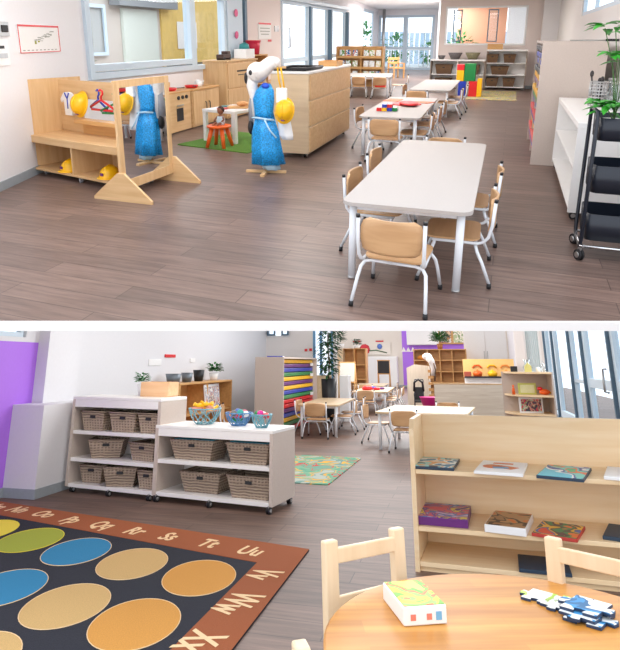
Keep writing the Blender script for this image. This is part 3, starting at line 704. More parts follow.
obj('strap', MB().tube([(-.02, 0, 1.27), (.0, -.01, 1.12), (.02, 0, 1.03)], .01).tube([(.02, 0, 1.27), (.05, -.01, 1.12), (.06, 0, 1.03)], .01), YEL, t)
obj('pouch', MB().box(.03, 0, .86, .13, .05, .18, .015), WHT, t)
helmet('yellow hard hat hanging right of the blue dress', (DS[0]+.28, DS[1]-.08, .78), .1, PI/2*.8)
t = thing('white_apron', 'white cloth apron hanging below the yellow hard hat', 'apron', (DS[0]+.22, DS[1]+.02, 0), .1)
obj('apron_cloth', cloth_tube([(.42, .06, .03, .06), (.48, .08, .035, .04), (.62, .075, .03, .02), (.8, .07, .03, 0), (.95, .03, .02, 0)], 24, 4, .15), WHT, t)
# --- drawer cabinet in the middle
t = thing('panelled_cabinet', 'light wood mobile cabinet with three long panels on its side', 'cabinet', (-2.81, 8.56, 0), math.radians(1.5))
CW, CD = .54, 2.35
obj('body', MB().box(0, 0, .07, CW, CD, 1.07, .004), MAPLEG, t)
obj('top_board', MB().box(0, 0, 1.14, CW+.03, CD+.03, .03, .004), LAM, t)
for i in range(3): obj('side_board', MB().box(CW/2+.008, 0, .1+i*.35, .016, CD-.06, .325, .004), MAPLEH, t)
for sx in (-1, 1):
    for sy in (-1, 1): castor(t, sx*.2, sy*1.08, .035, 0)
t = thing('black_tray', 'flat black tray on the near end of the panelled cabinet', 'tray', (-2.83, 7.9, 1.17), .02)
obj('base', MB().box(0, 0, 0, .46, .8, .012), BLACK, t); obj('rim', MB().tube([(-.23, -.4, .03), (.23, -.4, .03), (.23, .4, .03), (-.23, .4, .03)], .02, 6, closed=True), BLACK, t)
t = thing('wooden_box', 'small open wooden box on top of the panelled cabinet', 'box', (-2.75, 9.2, 1.17), .1)
obj('side_board', MB().box(-.14, 0, 0, .02, .5, .08), ORANGEW, t); obj('side_board', MB().box(.14, 0, 0, .02, .5, .08), ORANGEW, t); obj('end_board', MB().box(0, -.25, 0, .3, .02, .08), ORANGEW, t); obj('end_board', MB().box(0, .25, 0, .3, .02, .08), ORANGEW, t); obj('bottom_board', MB().box(0, 0, 0, .3, .5, .015), ORANGEW, t)
# --- picture book display at the far left
t = thing('book_display', 'wooden three tier picture book display against the far left wall', 'bookcase', (-4.85, 19.6, 0), 0)
BW = 1.62
for s_ in (-1, 1): obj('side_panel', MB().box(s_*(BW/2-.02), .12, 0, .04, .34, 1.33), ORANGEW, t)
obj('back_panel', MB().box(0, .27, 0, BW-.08, .02, 1.33), ORANGEW, t)
for z in (.28, .62, .97): obj('shelf_board', MB().box(0, .1, z-.03, BW-.08, .3, .03).box(0, -.045, z, BW-.08, .02, .05), ORANGEW, t)
obj('divider', MB().box(.05, .1, .25, .03, .28, 1.05), ORANGEW, t)
covs = [(228, 232, 236), (90, 150, 70), (220, 220, 214), (60, 110, 170), (236, 226, 190), (150, 180, 90), (200, 70, 60), (240, 240, 240)]
cn = ['white', 'green', 'pale grey', 'blue', 'cream', 'lime', 'red', 'plain white']
k = 0
for zi, z in enumerate((.28, .62, .97)):
    for i, lx in enumerate((-.62, -.4, -.16, .22, .42, .64)):
        k += 1; c = covs[(k*5) % 8]
        o = tag(obj('picture_book', MB().box(0, 0, 0, .17, .02, .24, rx=-.15), art('cover_%d' % (k % 8), [c, (240, 240, 238), covs[(k*3+1) % 8]], 9, k*1.3), loc=(-4.85+lx, 19.6+.03, z+.005)),
                '%s picture book, %s from the left on the %s tier of the display' % (cn[(k*5) % 8], ('first', 'second', 'third', 'fourth', 'fifth', 'last')[i], ('bottom', 'middle', 'top')[zi]), 'book', 'picture books on the display')
# --- tables and chairs
G1, G2, G3, G4 = 'chairs at the nearest white table', 'chairs at the second white table', 'chairs at the third white table', 'chairs at the far left table'
table('large white table nearest the camera in the upper room', -.577, 4.86, .84, 2.58, .56, TOPA, .01, 'white rectangular classroom tables')
put_chair(-.56, 3.44, -4, 'wood and white tube chair at the near end of the front table', G1, (1.12, 1.1, 1))
put_chair(-.27, 4.02, 92, 'chair on the right side of the front table, nearer one', G1, (1.3, 1.1, 1))
put_chair(-.25, 4.86, 91, 'chair on the right side of the front table, farther one', G1, (1.3, 1.1, 1))
put_chair(-.88, 4.42, -90, 'chair on the left side of the front table, nearer one', G1, (1.45, 1.1, 1))
put_chair(-.91, 5.33, -90, 'chair on the left side of the front table, farther one', G1, (1.5, 1.1, 1))
put_chair(-.60, 6.02, 178, 'chair at the far end of the front table', G1, (1.12, 1.1, 1))
table('second white table with red paper and coloured blocks on it', -1.57, 9.29, .85, 2.85, .56, TOPA, .035, 'white rectangular classroom tables')
put_chair(-1.50, 7.72, 0, 'chair at the near end of the table with the coloured blocks', G2, (1.15, 1.1, 1))
put_chair(-1.90, 8.7, -90, 'chair on the left side of the table with the coloured blocks', G2, (1.5, 1.1, 1))
put_chair(-1.22, 8.3, 93, 'chair on the right side of the second table, nearest of three', G2, (1.4, 1.1, 1))
put_chair(-1.22, 9.2, 91, 'chair on the right side of the second table, middle of three', G2, (1.4, 1.1, 1))
put_chair(-1.24, 10.1, 90, 'chair on the right side of the second table, farthest of three', G2, (1.4, 1.1, 1))
table('third white table in front of the basket shelves', -1.6, 14.0, .86, 3.2, .56, TOPA, .02, 'white rectangular classroom tables')
put_chair(-1.75, 12.1, 0, 'chair at the near end of the third white table', G3, (1.2, 1.1, 1))
put_chair(-2.0, 13.3, -90, 'chair on the left side of the third white table', G3, (1.6, 1.1, 1))
put_chair(-1.18, 12.6, 92, 'chair on the right side of the third table, nearer one', G3, (1.6, 1.2, 1))
put_chair(-1.16, 13.8, 92, 'chair on the right side of the third table, farther one', G3, (1.6, 1.2, 1))
table('white table in front of the picture book display', -3.9, 17.0, 1.3, 1.9, .56, TOPA, .15, 'white rectangular classroom tables')
put_chair(-3.95, 16.0, 8, 'chair at the near side of the picture book table, left one', G4, (1.1, 1.1, 1))
put_chair(-3.35, 15.95, 8, 'chair at the near side of the picture book table, middle one', G4, (1.1, 1.1, 1))
put_chair(-3.0, 16.9, 100, 'chair at the right end of the picture book table', G4, (1.2, 1.1, 1))
tag(obj('red_cushion', MB().rbox(0, 0, 0, .3, .3, .05, .08), RED, loc=(-3.35, 15.98, .313), rz=.1), 'red cushion on a chair at the picture book table', 'cushion')
# paper and blocks on the second table
b = MB(); rr = random.Random(5)
pts = [(.0, -.2), (.25, -.15), (.3, .05), (.22, .3), (.05, .42), (-.12, .3), (-.22, .05), (-.15, -.12)]
tag(obj('red_paper', MB().prism(pts, 0, .012), plain('red_paper', (226, 40, 44), .5), loc=(-1.62, 9.5, .561)), 'red paper shape lying on the second table', 'paper')
tag(obj('red_scarf', MB().ball(0, 0, .02, .15, .3, .03), plain('red_paper', (226, 40, 44), .5), loc=(-1.5, 9.4, .575), rz=.3), 'crumpled red cloth on the red paper', 'cloth')
tag(obj('orange_paper', MB().prism([(-.2, -.1), (.1, -.14), (.2, .1), (0, .16), (-.18, .1)], 0, .008), plain('orange_card', (230, 120, 80), .6), loc=(-1.35, 9.9, .561)), 'orange paper shape at the right of the second table', 'paper')
tag(obj('orange_paper', MB().prism([(-.14, -.1), (.12, -.1), (.14, .3), (-.1, .34)], 0, .008), plain('orange_card', (230, 120, 80), .6), loc=(-1.88, 10.0, .561)), 'orange paper shape at the far left of the second table', 'paper')
for i, (dx, m_, n_, dz) in enumerate(((0, RED, 'red', 0), (.075, YEL, 'yellow', 0), (.15, BLU, 'light blue', 0), (.225, GRN, 'green', 0), (.075, BLU, 'dark blue', .05), (.15, RED, 'second red', .05))):
    tag(obj('toy_block', MB().box(0, 0, 0, .07, .22, .05, .004), m_, loc=(-1.80+dx, 8.6+dx*.2, .561+dz), rz=.1), '%s toy block in the pile on the second table' % n_, 'block', 'toy blocks on the second table')
# armchair by the far door
t = thing('wooden_armchair', 'wooden armchair by the far glass doors', 'chair', (-4.52, 24.6, 0), .7)
obj('seat', MB().box(0, 0, .38, .5, .5, .05), ORANGEW, t); obj('backrest', MB().box(0, .24, .55, .5, .03, .1).box(0, .24, .72, .5, .03, .1), ORANGEW, t)
for sx in (-1, 1):
    obj('leg', MB().box(sx*.23, .24, 0, .05, .05, .84), ORANGEW, t); obj('leg', MB().box(sx*.23, -.24, 0, .05, .05, .58), ORANGEW, t); obj('armrest', MB().box(sx*.23, 0, .58, .06, .5, .03), ORANGEW, t)
# --- basket shelves along the back
DT = wood('taupe_laminate', (150, 132, 118), (168, 150, 134), .5)
shelf('low_basket_shelf', 'long low taupe shelf with bowls on top at the back', -1.67, 20.1, 0, 1.72, .44, .93, (.46, .07), LAM, DT, z0=.0, cols=(0,), topth=.05, group=None)
shelf('tall_basket_shelf', 'taller taupe basket shelf at the right of the back wall', -.18, 20.1, 0, 1.22, .44, 1.25, (.84, .47, .1), LAM, DT, z0=.04, topth=.05, castors=castors4(1.22, .44))
GB = 'baskets on the back shelves'
for (lx, z, sx, l) in ((-.47, .841, .4, 'brown basket on the top tier of the tall back shelf, left'), (.1, .841, .42, 'brown basket on the top tier of the tall back shelf, right'),
                       (-.2, .471, .62, 'long brown basket on the middle tier of the tall back shelf'), (-.42, .101, .42, 'brown basket on the bottom tier of the tall back shelf, left'), (.14, .101, .42, 'brown basket on the bottom tier of the tall back shelf, right')):
    basket('a', l, (-.18+lx*.9, 20.08, z), 0, sx*.9, .36, .26, WICKB, GB)
basket('a', 'brown basket on the low back shelf, left bay', (-2.1, 20.08, .461), 0, .55, .36, .3, WICKB, GB)
basket('a', 'brown basket on the low back shelf, right bay', (-1.2, 20.08, .461), 0, .45, .36, .3, WICKB, GB)
basket('a', 'brown basket at the bottom of the low back shelf, left bay', (-2.1, 20.08, .071), 0, .55, .36, .25, WICKB, GB)
for x, r, l in ((-2.2, .13, 'small dark bowl at the left of the low back shelf'), (-1.77, .23, 'wide grey bowl on the middle of the low back shelf'), (-1.22, .24, 'wide olive bowl at the right of the low back shelf')):
    tag(obj('woven_bowl', MB().lathe([(0, 0), (r*.55, 0), (r, r*.9), (r*.93, r*.9), (r*.5, .02), (0, .02)], 20), plain('bowl_olive', (140, 134, 104), .7, vary=.2) if r > .235 else plain('bowl_grey', (110, 104, 104), .7, vary=.2), loc=(x, 20.05, .931)), l, 'bowl', 'bowls on the low back shelf')
t = thing('wooden_tray', 'orange wood tray on top of the tall back shelf', 'tray', (-.55, 20.05, 1.251))
obj('front_board', MB().box(0, -.12, 0, .46, .02, .17).box(0, .12, 0, .46, .02, .17), ORANGEW, t); obj('end_board', MB().box(-.22, 0, 0, .02, .24, .17), ORANGEW, t); obj('end_board', MB().box(.22, 0, 0, .02, .24, .17), ORANGEW, t)
tag(obj('foam_mat', MB().rbox(0, 0, 0, 1.3, 3.0, .012, .05), art('play_rug_upper', [(150, 140, 90), (190, 170, 110), (120, 140, 110), (200, 150, 90), (110, 120, 130)], 5, 2.2, .9), loc=(-.45, 17.9, 0)), 'patterned play rug in front of the back shelves', 'rug')
for x, z, m_, l, hh, wd in ((-.98, .012, RED, 'red foam block standing on the rug', .42, .23), (-.80, .012, YEL, 'yellow foam block beside the red one', .5, .13), (-1.08, .435, GRN, 'large green foam block stacked on the red one', .48, .3), (-1.34, .43, YEL, 'yellow foam block left of the green one', .3, .2), (-1.34, .73, RED, 'small red foam block on top of the yellow one', .16, .2), (-1.3, .012, BLU, 'blue foam block at the bottom left of the foam pile', .415, .26)):
    tag(obj('foam_block', MB().box(0, 0, 0, wd, .28, hh, .01), m_, loc=(x, 17.3, z)), l, 'foam block', 'foam blocks in front of the back shelves')
# --- tray tower at the right
t = thing('tray_tower', 'tall greige tray tower at the right with coloured drawers facing left', 'cabinet', (.71, 9.1, 0), -PI/2)
TW, TD, TH = 2.1, .74, 1.53
for s_ in (-1, 1): obj('side_panel', MB().box(s_*(TW/2-.015), 0, 0, .03, TD, TH), LAMG, t)
obj('top_panel', MB().box(0, 0, TH, TW, TD, .03), LAMG, t); obj('back_panel', MB().box(0, TD/2-.01, 0, TW-.06, .02, TH), LAMG, t); obj('divider', MB().box(0, 0, 0, .03, TD-.03, TH), LAMG, t)
seq = [RED, BLU, RED, YEL, BLU, RED, BLU, GRN, YEL, PUR, YEL, DGREY, BLU, BLU, DGREY]
for i, m_ in enumerate(seq):
    for s_ in (-1, 1):
        o = obj('drawer_tray', MB().box(s_*.51, -.0-.015*(i % 3), .06+i*.098, .96, TD-.06, .07, .01), m_, t)
t = thing('silver_tongs', 'thin dark metal tool lying on top of the tray tower', 'tool', (.98, 8.3, 1.561), -.5)
obj('rod', MB().tube([(-.3, -.1, .01), (.1, 0, .012)], .008), METAL, t); obj('head', MB().box(.17, .01, 0, .14, .07, .03, .006), BLACK, t)
# --- white low shelf at the right
t = shelf('white_low_shelf', 'white laminate low shelf on castors along the right wall', .85, 6.75, -PI/2, 2.4, .52, .89, (.49, .12), LAM, LAM, z0=.08, castors=[(-1.12, -.2), (1.12, -.2), (-1.12, .2), (1.12, .2)], topth=.05)
for i, (x, y, r, l) in enumerate(((.80, 6.0, .09, 'large round wood slice on the middle tier of the white shelf'), (.88, 6.35, .05, 'small round wood slice behind the large one'))):
    tag(obj('wood_slice', MB().lathe([(0, 0), (r, 0), (r, .03), (0, .03)], 18), wood('wood_slice_brown', (176, 130, 74), (204, 160, 100), .6), loc=(x, y, .491)), l, 'wood slice')
t = thing('utensil_holder', 'perforated steel utensil pot on the white low shelf', 'container', (.90, 7.05, .891))
b = MB()
for k in range(7): b.lathe([(.085, .02+k*.034), (.0875, .027+k*.034), (.085, .034+k*.034)], 20)
b.lathe([(0, 0), (.085, 0), (.085, .02), (.08, .02), (0, .015)], 20); b.lathe([(.085, .25), (.09, .255), (.085, .265), (.08, .255), (.085, .25)], 20)
for k in range(16):
    a = 2*PI*k/16; b.tube([(.085*math.cos(a), .085*math.sin(a), .01), (.085*math.cos(a), .085*math.sin(a), .255)], .006, 5)
obj('mesh_body', b, METAL, t)
for i, (dx, dy, hh) in enumerate(((-.03, 0, .36), (.03, .02, .3), (0, -.03, .29))):
    tag(obj('utensil', MB().tube([(0, 0, 0), (-.05*(i == 0), 0, hh-.06)], .009).ball(-.05*(i == 0), 0, hh-.03, .02, .012, .035), plain('dark_steel', (70, 66, 66), .3, .6), loc=(.90+dx, 7.05+dy, .9)), ('dark spoon leaning out of the steel utensil pot', 'upright spoon at the right in the steel utensil pot', 'short spoon in front in the steel utensil pot')[i], 'utensil')
gl = glass('jar_glass', (.9, .94, .95, 1), .2)
for i, (x, y, r, h_) in enumerate(((1.02, 6.75, .05, .25), (1.05, 7.2, .05, .27), (1.09, 6.6, .05, .22))):
    t = thing('glass_jar', ('glass jar right beside the steel utensil pot', 'tall glass jar behind the utensil pot at the wall', 'short glass jar nearest the plant on the white shelf')[i], 'jar', (x, y, .891), 0, 'glass jars on the white shelf')
    obj('body', MB().lathe([(0, 0), (r, 0), (r, h_-.03), (r*.8, h_), (r*.75, h_), (r*.94, h_-.03), (r*.94, .01), (0, .01)], 18), gl, t)
    obj('lid', MB().lathe([(0, h_), (r*.85, h_), (r*.85, h_+.02), (0, h_+.02)], 16), METAL, t)
# --- black trolley
t = thing('black_trolley', 'black three tier metal trolley at the right edge', 'trolley', (.83, 4.72, 0), 0)
TX, TY = .23, .19
for sx in (-1, 1):
    obj('side_frame', MB().tube([(sx*TX, -TY+.03, .1), (sx*TX, -TY, .14), (sx*TX, -TY, 1.06), (sx*TX, -TY+.02, 1.1), (sx*TX, TY-.02, 1.1), (sx*TX, TY, 1.06), (sx*TX, TY, .14), (sx*TX, TY-.03, .1)], .014, 8, closed=True), DGREY, t)
for z0, z1 in ((.9, 1.06), (.52, .72), (.16, .36)):
    b = MB(); seg = 6
    def rr_(hx, hy, r, z):
        out = []
        for cx, cy, a0 in ((1, 1, 0), (-1, 1, 90), (-1, -1, 180), (1, -1, 270)):
            for k in range(seg+1):
                a = math.radians(a0+90*k/seg); out.append(b.bm.verts.new((cx*(hx-r)+r*math.cos(a), cy*(hy-r)+r*math.sin(a), z)))
        return out
    R = [rr_(TX-.02, TY-.0, .05, z0), rr_(TX-.016, TY+.004, .05, z1), rr_(TX-.022, TY-.004, .05, z1), rr_(TX-.026, TY-.008, .05, z0+.006)]
    n = len(R[0])
    for A, B in zip(R, R[1:]):
        for k in range(n): b.bm.faces.new((A[k], A[(k+1) % n], B[(k+1) % n], B[k])).smooth = True
    b.bm.faces.new(R[0][::-1]); b.bm.faces.new(R[-1])
    obj('tray', b, DGREY, t)
obj('bottom_rail', MB().tube([(-TX, -TY, .11), (TX, -TY, .11), (TX, TY, .11), (-TX, TY, .11)], .012, 8, closed=True), CHROME, t)
for sx in (-1, 1):
    for sy in (-1, 1): castor(t, sx*TX, sy*TY, .042, .5)
# leafy plant over the trolley
t = thing('leafy_plant', 'bright green leafy plant standing in the top tray of the black trolley', 'plant', (.73, 4.70, .907), 0)
obj('pot', MB().lathe([(0, 0), (.07, 0), (.09, .13), (.08, .13), (.07, .1), (0, .1)], 16), WHT, t)
fol = MB(); rr = random.Random(11); stems = MB()
for (hx, hy, hz) in ((-.14, 0, .66), (-.07, 0, .64), (-.08, -.02, .47), (-.02, 0, .45), (-.06, -.07, .1), (0, -.08, .13), (.05, 0, .72), (-.11, -.04, .14)):
    stems.tube([(0, 0, .1), (hx*.4, hy*.4, .1+(hz)*.6), (hx, hy, .1+hz)], .003, 6)
    for k in range(9):
        a = rr.uniform(0, 2*PI); fol.leaf((hx, hy, .1+hz+rr.uniform(-.02, .03)), (math.cos(a), math.sin(a), rr.uniform(-.1, .5)), rr.uniform(.1, .17), .06, .25)
obj('foliage', fol, plain('bright_leaf', (60, 170, 50), .4, vary=.4, scale=10), t); obj('stems', stems, plain('green_stem', (70, 110, 50), .6), t)

# ================================================================ ROOM B (lower classroom)
CUR = 'B'
FLB = vinyl('vinyl_planks_lower', (134, 108, 95), (116, 93, 82), (82, 65, 56), .5)
struct('floor', MB().box(-1.5, 18.6, -.05, 14, 35.2, .05), FLB)
WB = plain('wall_paint_lower', (226, 226, 230), .8, vary=.01)
# left: purple wall, stepped column
wallseg('wall_left', (-4.55, 4.2), (-4.55, 6.0), 0, 1.52, PURPLE)
b = MB(); b.box(-4.6, 5.1, 1.52, .1, 1.8, .05); b.box(-4.6, 5.75, 1.57, .1, .5, .8); struct('wall_left', b, WB)
window('window_9', (-4.55, 4.2), PI/2, .0, 1.28, 1.57, 2.3, .05, m=ALU)
struct('baseboard_left', MB().box(-4.54, 4.8, 0, .014, 1.25, .09), SKIRT)
struct('column', MB().box(-4.39, 5.86, 0, .44, .86, .88), WB); struct('column', MB().box(-4.58, 6.0, .88, .34, .58, 1.8), WB)
b = MB().box(-4.39, 5.425, 0, .45, .014, .09).box(-4.165, 5.86, 0, .014, .87, .09); struct('baseboard_left', b, SKIRT)
wallseg('wall_left', (-4.75, 6.25), (-4.75, 14.5), 0, 2.9, WB)
struct('baseboard_left', MB().box(-4.742, 10.3, 0, .014, 8.2, .1), SKIRT)
wallseg('wall_back', (-4.75, 14.5), (-2.93, 14.5), 0, 2.9, WALLB, holes=((.03, .62, 1.94, 2.7), (1.22, 1.74, .35, 2.7)))
window('window_10', (-4.75, 14.5), 0, .03, .62, 1.94, 2.7, .035, m=WHT)
window('window_11', (-4.75, 14.44), 0, .04, .26, 1.97, 2.68, .04, m=DARKALU, off=0)
window('window_12', (-4.75, 14.44), 0, .42, .61, 1.97, 2.68, .04, m=DARKALU, off=0)
window('window_13', (-4.75, 14.5), 0, 1.22, 1.74, .35, 2.7, .06, mull=(1.42,), m=plain('sky_blue_aluminium', (110, 160, 200), .4))
wallseg('wall_left', (-3.0, 14.62), (-7.4, 34.1), 0, 3.2, WALLB)
WBK = plain('far_wall_cream', (232, 222, 210), .8, vary=.01)
wallseg('wall_back', (-7.2, 34.0), (-3.1, 34.0), 0, 3.4, WBK)
wallseg('wall_back', (-3.1, 34.0), (.65, 34.0), 0, 3.4, PURPLE)
wallseg('wall_back', (.65, 34.0), (3.3, 34.0), 0, 3.4, WBK)
struct('baseboard_back', MB().box(-5.0, 33.99, 0, 4.2, .014, .12), SKIRT)
wallseg('wall_back', (1.72, 20.3), (2.7, 20.3), 0, 3.0, WALLB, holes=((.3, .78, .9, 2.6),))
window('window_14', (1.72, 20.3), 0, .3, .78, .9, 2.6, .05, m=WHT)
tag(obj('window_blind', (lambda m_: [m_.box(2.04+i*.055, 20.42, .95, .045, .01, 1.6) for i in range(9)] and m_)(MB()), plain('blind_fabric', (214, 224, 220), .7)), 'pale vertical blind in the narrow back window by the corner shelf', 'blind')
wallseg('wall_right', (2.55, 34.0), (2.55, 20.4), 0, 3.2, WALLB)
# right: glazed wall
SB = plain('sky_blue_frame', (212, 230, 242), .4, vary=.01)
GX = 2.25
ys = [17.4, 16.0, 13.7, 12.35, 10.2, 9.0, 6.9]
for i in range(len(ys)-1):
    nm = 'door_%d' % (7+i) if i in (1, 3) else 'window_%d' % (15+i)
    o = window(nm, (GX, ys[i]), -PI/2, 0.03, ys[i]-ys[i+1]-.03, .05, 2.75, .16 if i in (1, 3, 4) else .07, rails=(.95,) if i in (0, 2, 3, 4) else (), m=SB, th=.09, off=.06)
    if i == 3: obj('door_handle', MB().tube([(1.85, -.02, .85), (1.85, -.08, .86), (1.85, -.08, 1.2), (1.85, -.02, 1.21)], .02), METAL, o)
for i, y in enumerate(ys[:-1]): struct('trim_%d' % (10+i), MB().box(GX+.02, y, 0, .12, .06, 2.8), DARKALU)
struct('trim_17', MB().box(GX+.06, 11.8, 0, .16, 12.2, .06), DARKALU)
wallseg('wall_right', (2.72, 20.35), (2.25, 17.5), 0, 3.0, WALLB)
wallseg('wall_right', (2.25, 6.9), (2.25, 5.0), 0, 1.0, WB)
struct('ground', MB().box(8.6, 13, -.3, 12, 24, .2), plain('pale_deck', (216, 220, 222), .7))
t = thing('garden_screen', 'white post and rail screen outside the glazed wall', 'fence', (4.6, 13.5, -.1))
obj('top_rail', MB().box(0, 0, 1.3, .06, 9, .08), WHT, t)
for i in range(10): obj('post', MB().box(0, -4.4+i*.98, 0, .06, .08, 1.35), WHT, t)
tag(obj('outdoor_wall', MB().box(9.0, 14, -.2, .2, 16, 3.4), plain('pale_blue_render', (196, 212, 222), .8)), 'pale blue grey wall across the yard outside the glazed wall', 'building')
bush(7.2, 12.5, -.2, .7, 'shrub in the yard outside the glazed wall', 160, LEAF2)
# wall items
def lwb(name, y0, y1, z0, z1, m, label, cat): return tag(obj(name, MB().box(-4.74, (y0+y1)/2, z0, .02, y1-y0, z1-z0, .003), m), label, cat)
lwb('power_socket', 8.55, 8.95, 1.26, 1.36, WHT, 'white power socket on the wall above the wooden box', 'socket')
lwb('power_socket', 10.05, 10.25, 1.31, 1.38, WHT, 'white power socket on the wall above the black pot', 'socket')
lwb('warning_label', 9.08, 9.45, 1.39, 1.44, RED, 'small red label on the wall above the grey pots', 'label')
tag(obj('warning_label', MB().box(-3.70, 14.485, 1.58, .07, .01, .06), RED), 'tiny red label on the wall above the tray tower, left one', 'label')
tag(obj('warning_label', MB().box(-3.58, 14.485, 1.59, .07, .01, .06), RED), 'tiny red label on the wall above the tray tower, right one', 'label')
# --- the two white shelf units
SY = -math.radians(8.4)
WHEEL = plain('pale_wheel', (190, 194, 200), .35)
TB_ = (-3.50, 5.96); TBW, TBD = 1.16, .46
shelf('tall_white_shelf', 'taller white shelf unit with three tiers of baskets by the left wall', TB_[0], TB_[1], SY, TBW, TBD, .95, (.605, .335, .085), LAM, LAMG, z0=.055, th=.035, apron=.075, topth=.03, castors=[(-.5, -.2), (.0, -.225), (.5, -.225), (-.5, .17), (.5, .17)], wheel=BLACK, backmat=LAM)
LB_ = (-2.32, 5.80); LBW, LBD = 1.31, .5
t = shelf('low_white_shelf', 'lower white shelf unit on castors with wire bowls on top', LB_[0], LB_[1], SY, LBW, LBD, .70, (.385, .09), LAM, LAMG, z0=.06, th=.035, apron=.07, topth=.03, castors=[(-.6, -.245), (0, -.245), (.62, -.245), (-.6, .2), (.62, .2)], wheel=BLACK, backmat=LAM)
def tp(lx, ly): return yawpt(TB_, SY, lx, ly)
def lp(lx, ly): return yawpt(LB_, SY, lx, ly)
GT = 'grey baskets in the tall white shelf'; GL = 'grey baskets in the low white shelf'
for lx, ly, z, sx, sy, hh, rz, l in ((-.32, -.05, .606, .31, .3, .19, 0, 'grey seagrass basket on the top tier of the tall shelf, left'), (.07, -.05, .606, .33, .3, .19, .05, 'grey seagrass basket on the top tier of the tall shelf, middle'), (.40, -.04, .606, .26, .3, .19, 0, 'grey seagrass basket on the top tier of the tall shelf, right'),
        (-.23, -.0, .336, .36, .36, .18, .5, 'large grey basket turned on the middle tier of the tall shelf'), (.33, 0, .336, .34, .32, .17, -.1, 'grey basket at the right of the middle tier of the tall shelf'),
        (-.34, 0, .086, .28, .3, .17, .1, 'grey basket at the left of the bottom tier of the tall shelf'), (.03, -.04, .086, .34, .34, .18, .4, 'large grey basket turned on the bottom tier of the tall shelf'), (.41, -.03, .086, .22, .3, .17, 0, 'grey basket at the right of the bottom tier of the tall shelf')):
    x, y = tp(lx, ly); basket('b', l, (x, y, z), SY+rz, sx, sy, hh, WICK, GT)
for lx, ly, z, sx, sy, hh, fl, l in ((-.26, -.03, .386, .50, .34, .18, SKY_BLUE, 'grey basket with turquoise lining on the upper tier of the low shelf, left'), (.36, -.03, .386, .46, .34, .18, SKY_BLUE, 'grey basket with turquoise lining on the upper tier of the low shelf, right'),
        (-.18, .02, .091, .46, .34, .18, None, 'plain grey basket on the bottom tier of the low shelf, left'), (.38, -.03, .091, .46, .34, .19, None, 'plain grey basket on the bottom tier of the low shelf, right')):
    x, y = lp(lx, ly); basket('b', l, (x, y, z), SY, sx, sy, hh, WICK, GL, fl)
# wire bowls with toys
WIRE = plain('teal_wire', (120, 176, 190), .35, .3); WIRE2 = plain('blue_wire', (90, 140, 190), .35, .3)
def wire_bowl(label, x, y, z, r, h_, m):
    t = thing('wire_bowl', label, 'bowl', (x, y, z), 0, 'wire bowls on the low shelf')
    rr = random.Random(int(r*1000)); b = MB()
    prof = [(.5, .01), (.7, .25), (.88, .55), (1, 1)]
    def P(a, t_): 
        k = min(2, int(t_*3)); f = t_*3-k; q, s_ = prof[k], prof[k+1]
        R = (q[0]+(s_[0]-q[0])*f)*r; return (R*math.cos(a), R*math.sin(a), h_*(q[1]+(s_[1]-q[1])*f))
    for i in range(26):
        a0 = rr.uniform(0, 2*PI); da = rr.uniform(-1.4, 1.4)
        b.tube([P(a0+da*k/5, k/5) for k in range(6)], .004, 5)
    obj('wire_mesh', b, m, t)
    obj('rim', MB().tube([(r*math.cos(2*PI*k/24), r*math.sin(2*PI*k/24), h_) for k in range(24)], .006, 6, closed=True), m, t)
    obj('base_ring', MB().tube([(r*.5*math.cos(2*PI*k/20), r*.5*math.sin(2*PI*k/20), .006) for k in range(20)], .006, 6, closed=True), m, t)
    return t
BOWLS = []
for (lx, ly, r, h_, m, l) in ((-.26, .03, .165, .15, WIRE, 'large wire bowl of toy food at the left of the low shelf top'), (.14, .03, .135, .12, WIRE2, 'middle wire bowl of small toys on the low shelf top'), (.44, -.06, .1, .12, WIRE, 'small wire bowl of toys at the right of the low shelf top')):
    x, y = lp(lx, ly); wire_bowl(l, x, y, .7, r, h_, m); BOWLS.append((x, y, r, h_))
x, y, r, h_ = BOWLS[0]
for i in range(5):
    a = i*1.26+.4; tag(obj('toy_banana', MB().tube([(-.07, 0, .02), (-.03, 0, 0), (.03, 0, 0), (.075, 0, .03)], .02, 8, r2=.014), YEL, loc=(x+.06*math.cos(a), y+.06*math.sin(a), .7+h_*.95+.012*i), rz=a*1.7), 'yellow toy banana heaped in the large wire bowl', 'toy food', 'toy bananas in the large bowl')
for i in range(4):
    a = i*1.57+.9; tag(obj('toy_sausage', MB().tube([(-.06, 0, 0), (0, 0, .012), (.06, 0, 0)], .018, 8), plain('toy_peach', (232, 160, 140), .5), loc=(x+.09*math.cos(a), y+.09*math.sin(a), .7+h_*.85+.01*i), rz=a), 'peach pink toy piece heaped in the large wire bowl', 'toy food', 'pink toy food in the large bowl')
x, y, r, h_ = BOWLS[1]
cl = [('cream', WHT), ('rose', plain('toy_rose', (214, 110, 130), .5)), ('blue', plain('toy_blue', (90, 120, 190), .5)), ('orange', plain('toy_orange', (240, 150, 70), .5)), ('grey', plain('toy_grey', (120, 120, 120), .5)), ('teal', plain('toy_teal', (60, 170, 160), .5))]
for i, (n_, m_) in enumerate(cl):
    a = i*1.05; tag(obj('toy_ball', MB().ball(0, 0, 0, .035, .035, .03, 10, 6), m_, loc=(x+.07*math.cos(a), y+.07*math.sin(a), .7+h_*.9+.01*(i % 3))), '%s toy ball in the middle wire bowl' % n_, 'toy ball', 'toy balls in the middle bowl')
x, y, r, h_ = BOWLS[2]
